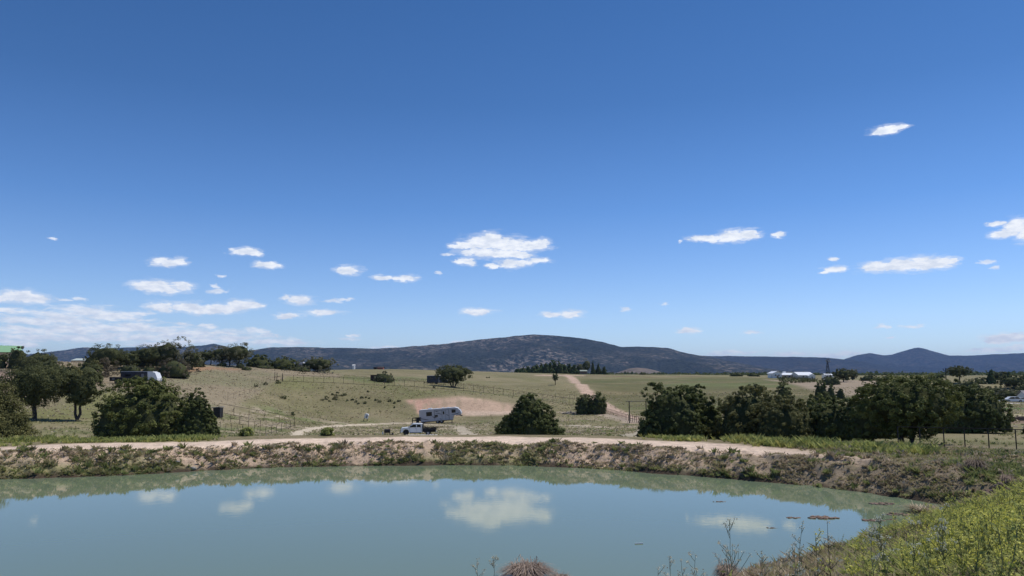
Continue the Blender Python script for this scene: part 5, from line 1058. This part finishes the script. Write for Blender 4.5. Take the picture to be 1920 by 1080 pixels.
MB().box((-.7, 0, .55), (7.6, 1.9, .16)).build('chassis', M_BLACK, fw); MB().prism([(4.0, 1.62), (5.0, 1.62), (5.55, 1.35), (5.45, 1.2), (4.9, 1.45), (4.1, 1.5)], -.5, .5).build('pin_box', M_BLACK, fw)
for xx in (-.45, .5):
    for sgn in (-1, 1): wheel(fw, xx, sgn * 1.05, .38, .24, sgn)
for xx in (2.9,):
    for sgn in (-1, 1): MB().tube((xx, sgn * .9, -.25), (xx, sgn * .9, .7), .05).build('landing_leg', M_BLACK, fw)
for xx in (-4.2,):
    for sgn in (-1, 1): MB().tube((xx, sgn * .9, .0), (xx, sgn * .9, .7), .05).build('landing_leg', M_BLACK, fw)
MB().box((-5.15, 0, .95), (.7, 1.6, .08)).build('bike_rack', M_BLACK, fw)
ut = thing('utility_trailer', 'dark little trailer with a frame rack parked at the rear of the large camper', 'trailer', gp(785, 189.5), math.radians(3))
MB().box((0, 0, .6), (2.1, 1.4, .12)).build('deck', M_BLACK, ut)
for xx in (-1.0, -.3, .4, 1.0): MB().tube((xx, -.68, .6), (xx, -.68, 1.2 + .1 * (xx > 0)), .07).build('upright', M_BLACK, ut)
MB().tube((-1.0, -.68, 1.2), (1.05, -.68, 1.35), .07).build('top_rail', M_BLACK, ut); MB().tube((-1.0, .6, 1.2), (1.05, .6, 1.35), .07).build('top_rail', M_BLACK, ut); MB().box((.45, .0, .95), (1.2, 1.2, .6)).build('load_box', M_BLACK, ut); MB().tube((-1.02, -.6, .1), (-1.02, -.6, 1.2), .12).build('side_post', M_BLACK, ut)
for sgn in (-1, 1): wheel(ut, .2, sgn * .75, .33, .2, sgn, M_BLACK)
# leaning white bin on legs
bn = thing('feed_bin', 'small white bin leaning on dark legs alone on the slope left of the camper', 'bin', gp(690, 190), 0, rot=(0, math.radians(14), 0))
MB().prism([(-.42, .72), (-.48, 1.75), (-.2, 1.9), (.3, 1.86), (.5, 1.6), (.42, .72)], -.4, .4).build('drum', M_WHITE, bn, bevel=.06); MB().box((.15, -.42, 1.25), (.3, .03, .7)).build('hatch', M_GREY, bn)
for a_ in (-.36, .36):
    for b_ in (-.3, .3): MB().tube((a_ * 1.2, b_, -.15), (a_, b_, .8), .04).build('leg', M_BLACK, bn)

# ------------------------------------------------------------------ other vehicles and buildings
def camper(label, px, Y, wpx, top, m_side, dark=True, rz=0.0, curved=True, awn=False):
    b = Vector(gp(px, Y)); Lm = wpx * mpp(Y) / 2; H = at(px, top, Y).z - b.z
    t = thing('travel_trailer', label, 'camper', b, rz); 
    pr = [(-Lm, .5), (-Lm, H - .1), (-Lm + .1, H), (Lm * .70, H), (Lm * .86, H - .25), (Lm, H * .45), (Lm, .6), (Lm * .9, .5)] if curved else [(-Lm, .5), (-Lm, H), (Lm, H), (Lm, .5)]
    MB().prism(pr, -1.2, 1.2).build('body', m_side, t, bevel=.04); MB().box((-Lm * .12, 0, H + .04), (Lm * 1.72, 2.46, .07)).build('roof', M_ROOFW, t)
    for k, (a, c) in enumerate(((-.75, -.45), (-.2, .05), (.35, .55))): MB().box(((a + c) / 2 * Lm, -1.215, H * .68), ((c - a) * Lm, .03, H * .2)).build('window', M_GLASS, t)
    MB().box((.2 * Lm, -1.215, H * .5), (.6, .028, H * .62)).build('door', M_GREY, t)
    for s_ in (-1, 1): wheel(t, -.1 * Lm, s_ * 1.0, .36, .22, s_, M_BLACK)
    MB().box((Lm * .1, 0, .45), (Lm * 1.9, 1.8, .12)).build('chassis', M_BLACK, t); MB().tube((Lm, 0, .5), (Lm + 1.1, 0, .5), .07).build('hitch', M_BLACK, t)
    if awn: MB().box((-.1 * Lm, -2.0, H * .9), (Lm * 1.2, 1.6, .05), 0, 0).build('awning', M_GREY, t)
    return t
camper('white camper with curved nose half hidden behind the biggest domed juniper', 274, 181, 68, 697, M_DECAL, awn=False)
camper('dark sided camper with pale roof parked left of the spreading tree', 822, 268, 38, 704.5, mat('dark_blue_grey_siding', (.055, .06, .075), rough=.5))
nb = Vector(gp(274, 181)); Lm = 68 * mpp(181) / 2; Hn = at(274, 697, 181).z - nb.z
wt = [q for q in COL.objects if q.get('label', '').startswith('white camper with curved')][0]
MB().prism([(Lm * .50, .48), (Lm * .46, Hn - .02), (Lm * .70, Hn + .02), (Lm * .88, Hn - .25), (Lm + .06, Hn * .42), (Lm + .06, .5)], -1.24, 1.24).build('nose_cap', M_WHITE, wt)
o = MB().tube((Lm + .8, -.3, .55), (Lm + .8, .3, .55), .3, .3, 10).build('propane_tank', M_WHITE, wt)
ft = thing('flatbed_trailer', 'dark flatbed trailer with sides parked left of the white camper', 'trailer', gp(231, 176), 0)
MB().box((0, 0, .95), (2.9, 1.8, .85)).build('box', M_BLACK, ft); MB().box((0, -.92, 1.42), (3.0, .05, .08)).build('top_rail', M_GREY, ft); MB().box((-.6, -.93, 1.0), (.6, .03, .25)).build('panel', M_GREY, ft)
for s_ in (-1, 1): wheel(ft, .1, s_ * .95, .36, .22, s_, M_BLACK)
MB().tube((.8, 0, 1.3), (.8, 0, 2.3), .04).build('mast', M_BLACK, ft)
camper('small white camper roof showing between two hilltop bushes', 566, 285, 20, 679, M_RVW)
sd_ = thing('rusty_shed', 'small rust brown shed wall showing left of the greyish bush', 'shed', gp(706, 252)); MB().box((0, 0, .9), (2.4, 2.0, 1.8)).build('wall', mat('rust_metal', (.07, .04, .03), var=.3), sd_); MB().box((0, 0, 1.84), (2.6, 2.2, .08)).build('roof', M_STEEL, sd_)
def house(label, px, Y, wpx, eave, ridge, m_wall, m_roof, dep=9, axis='x', name='house', wins=(), cat='house', rz=0, base=None):
    b = Vector(gp(px, Y)); Lm = wpx * mpp(Y) / 2; He = at(px, eave, Y).z - b.z; Hr = at(px, ridge, Y).z - b.z
    t = thing(name, label, cat, b, rz); D = dep / 2
    if axis == 'x':
        MB().box((0, 0, He / 2 - .25), (2 * Lm, 2 * D, He + .5)).build('wall', m_wall, t)
        vs = [(-Lm - .3, -D - .4, He - .1), (Lm + .3, -D - .4, He - .1), (Lm + .3, 0, Hr), (-Lm - .3, 0, Hr), (-Lm - .3, D + .4, He - .1), (Lm + .3, D + .4, He - .1)]
        MB().add(vs + [(v[0], v[1], v[2] + .12) for v in vs], [(0, 1, 2, 3), (3, 2, 5, 4), (6, 7, 8, 9), (9, 8, 11, 10), (0, 1, 7, 6), (4, 5, 11, 10), (0, 3, 9, 6), (1, 2, 8, 7), (3, 4, 10, 9), (2, 5, 11, 8)]).build('roof', m_roof, t)
        MB().add([(-Lm, -D, He), (-Lm, D, He), (-Lm, 0, Hr - .05), (Lm, -D, He), (Lm, D, He), (Lm, 0, Hr - .05)], [(0, 1, 2), (3, 4, 5)]).build('gable', m_wall, t)
    else:
        MB().prism([(-Lm, -.3), (-Lm, He), (0, Hr - .1), (Lm, He), (Lm, -.3)], -D, D).build('wall', m_wall, t)
        MB().prism([(-Lm - .4, He - .15), (0, Hr), (Lm + .4, He - .15), (Lm + .4, He), (0, Hr + .15), (-Lm - .4, He)], -D - .3, D + .3).build('roof', m_roof, t)
    for (u, z, ww, hh) in wins:
        f_ = MB().box((u * Lm, -D - .03, z * He), (ww, .06, hh)).build('window', M_WHITE, t); MB().box((u * Lm, -D - .07, z * He), (ww * .8, .03, hh * .8)).build('pane', M_GLASS, f_)
    return t
house('long low tan barn with pale green metal roof at the left edge', 8, 215, 66, 661, 648.5, M_TANWALL, M_GREENROOF, 10, name='barn', cat='barn', rz=.56)
house('distant building with pale grey green roof peeping over the left hillside', 166, 330, 26, 676, 672.5, M_TANWALL, mat('pale_roof', (.5, .55, .5)), 8, name='outbuilding', cat='building')
house('white ranch house with boxy front left of the long metal roofs', 1446, 425, 16, 700, 696.5, M_WHITE, M_ROOFW, 9, 'y', 'ranch_house', ((-.4, .6, .9, .9), (.35, .6, .9, .9), (0, .25, .9, 1.6)))
house('long tan walled ranch building with pale metal roof in the middle', 1470, 432, 30, 703, 699.5, M_TANWALL, M_ROOFW, 10, 'x', 'ranch_building', ((-.7, .55, 1, .9), (-.2, .55, 1, .9), (.4, .55, 1, .9)), 'building')
house('white metal roofed ranch barn with its bright side to the right', 1497, 424, 28, 703.5, 698, mat('cream_wall', (.62, .60, .54)), M_ROOFW, 12, 'x', 'ranch_barn', ((-.4, .55, 1.2, 1.1), (.1, .55, .9, 1.1)), 'barn')
house('small white gabled end building right of the metal roofed barn', 1510, 420, 12, 705, 701.5, M_WHITE, M_ROOFW, 8, 'y', 'gabled_shed', ((0, .5, .8, 1.2),), 'building')
house('low white shed under the windmill', 1544, 420, 14, 703.5, 701, M_WHITE, M_ROOFW, 6, 'x', 'shed', (), 'shed')
st_ = thing('stucco_chimney', 'short white chimney block above the long ranch building', 'chimney', gp(1464, 436)); hh_ = at(1464, 697, 436).z - st_.location.z; MB().box((0, 0, hh_ / 2), (1.3, 1.3, hh_)).build('stack', M_WHITE, st_); MB().box((0, 0, hh_), (1.6, 1.6, .2)).build('cap', M_ROOFW, st_)
house('white walled house with grey roof at the right edge behind the lawn', 1924, 205, 40, 742, 733, M_WHITE, mat('grey_shingle', (.19, .18, .19), var=.2), 9, 'x', 'house', ((-.35, .55, 1.1, 1.2), (.3, .55, 1.1, 1.2)), rz=-.35)
house('distant white cabin block on the far field left of the red barn', 667, 480, 3.4, 685, 684, M_WHITE, M_ROOFW, 2, 'x', 'cabin', (), 'cabin')
house('distant low red barn on the far field', 717, 485, 10, 689.5, 687.5, M_RED, M_STEEL, 5, 'x', 'barn', (), 'barn')
house('black shed adjoining the distant red barn', 707, 484, 5, 689, 687.5, M_BLACK, M_BLACK, 4, 'x', 'shed', (), 'shed')
house('low open shelter among the skyline pines', 1092, 506, 12, 696, 694, M_WOOD, mat('faded_green_roof', (.30, .33, .27)), 6, 'x', 'shelter', (), 'shelter')
# cars by the right hand house
def car(label, px, Y, m, s=1.0):
    t = thing('parked_car', label, 'car', gp(px, Y), random.uniform(-.2, .2))
    MB().prism([(-2.2, .3), (-2.25, .8), (-1.5, .92), (-.85, 1.42), (.9, 1.45), (1.6, .98), (2.2, .85), (2.25, .3)], -.85, .85).build('body', m, t, bevel=.06)
    MB().prism([(-1.35, .93), (-.8, 1.36), (.05, 1.38), (.05, .93)], -.87, .87).build('window', M_GLASS, t); MB().prism([(.15, .93), (.15, 1.38), (.85, 1.38), (1.35, .95)], -.87, .87).build('window', M_GLASS, t)
    for xx in (-1.35, 1.35):
        for s_ in (-1, 1): wheel(t, xx, s_ * .78, .33, .2, s_)
car('white car parked left of two beside the house lawn', 1884, 196, M_WHITE); car('silver car parked nearest the white house wall', 1899, 203, mat('silver_paint', (.45, .46, .47), rough=.3))
o = MB().box((0, 0, .25), (3.2, .8, .5)).build('white_tarp_pile', M_WHITE, bevel=.1); o.location = gp(1867, 200); tag(o, 'low white heap at the left end of the house yard', 'heap')
for (px, lb, s_) in ((1883, 'small dark log pile in the dirt left of two near the right edge', 1.0), (1897, 'larger dark log pile in the dirt near the right edge', 1.4)):
    t = thing('log_pile', lb, 'logs', gp(px, 112)); k = 0
    for i in range(5): MB().tube((-.5 * s_, (i % 3 - 1) * .28, .15 + (i // 3) * .25), (.5 * s_, (i % 3 - 1) * .28, .15 + (i // 3) * .25), .14 * s_, None, 7).build('log', M_WOOD, t)
# windmill
wmz = thing('windmill', 'dark steel windmill tower standing behind the low white shed', 'windmill', gp(1545, 408)); Hw = at(1545, 677, 408).z - wmz.location.z
mb = MB()
for a in range(4):
    sx_, sy_ = ((-1, -1), (1, -1), (1, 1), (-1, 1))[a]; nx_, ny_ = ((1, -1), (1, 1), (-1, 1), (-1, -1))[a]
    mb.tube((sx_ * 1.1, sy_ * 1.1, 0), (sx_ * .15, sy_ * .15, Hw), .10, .08)
    for k in range(5):
        f0, f1 = k / 5, (k + 1) / 5; w0 = 1.1 - .95 * f0; w1 = 1.1 - .95 * f1; mb.tube((sx_ * w0, sy_ * w0, f0 * Hw), (nx_ * w1, ny_ * w1, f1 * Hw), .06); mb.tube((sx_ * w1, sy_ * w1, f1 * Hw), (nx_ * w1, ny_ * w1, f1 * Hw), .05)
mb.build('tower', M_BLACK, wmz)
wl_ = MB().tube((.2, -.35, Hw + .1), (.2, -.15, Hw + .1), .18, .18, 8).build('hub', M_BLACK, wmz)
for k in range(12):
    a = k * math.pi / 6; c, s_ = math.cos(a), math.sin(a); q = Vector((-s_, 0, c)) * .22
    p = Vector((.2, -.3, Hw + .1)); d = Vector((c, 0, s_)); MB().add([p + d * .4 - q * .4, p + d * 1.25 - q, p + d * 1.25 + q + Vector((0, .12, 0)), p + d * .4 + q * .4 + Vector((0, .06, 0))], [(0, 1, 2, 3)]).build('blade', M_GREY, wmz)
MB().prism([(.3, Hw + .05), (1.1, Hw - .35), (1.6, Hw - .4), (1.6, Hw + .6), (1.1, Hw + .4)], .1, .14).build('tail_vane', M_ROOFW, wmz)
# utility pole
up_ = thing('utility_pole', 'dark utility pole with a crossarm beside the flat topped tree', 'utility pole', gp(1763, 310)); Hp = at(1763, 690, 310).z - up_.location.z
MB().tube((0, 0, -.2), (0, 0, Hp), .2, .15, 8).build('pole', M_BLACK, up_); MB().box((-.1, 0, Hp - .9), (1.9, .14, .16)).build('crossarm', M_BLACK, up_); MB().tube((-.9, 0, Hp - .8), (-.9, 0, Hp - .2), .12).build('insulator', M_BLACK, up_); MB().tube((.5, 0, Hp - .8), (.5, 0, Hp - .1), .14).build('insulator', M_BLACK, up_); MB().tube((.28, -.1, Hp - 2.2), (.28, -.1, Hp - 1.3), .24, .24, 8).build('transformer', M_GREY, up_)
# slope planting below the white ranch
rg = np.random.default_rng(31)
VG = 'little shrubs planted in rows on the bare slope below the ranch'
for r_ in range(4):
    for c_ in range(9):
        px = 1452 + c_ * 8 + r_ * 3 + rg.uniform(-2, 2); Y = 405 - r_ * 22
        if px > 1522: continue
        b = gp(px, Y); P = rg.normal(size=(45, 3)) * np.array([.65, .5, .28]) + np.array([0, 0, .45]); V, F = quads(P, rg.uniform(.25, .5, 45), rg); o = np_mesh('planted_shrub', V, F, M_OAK); o.location = b; tag(o, 'little dark shrub in the planted rows on the bare slope below the ranch', 'shrub', VG)
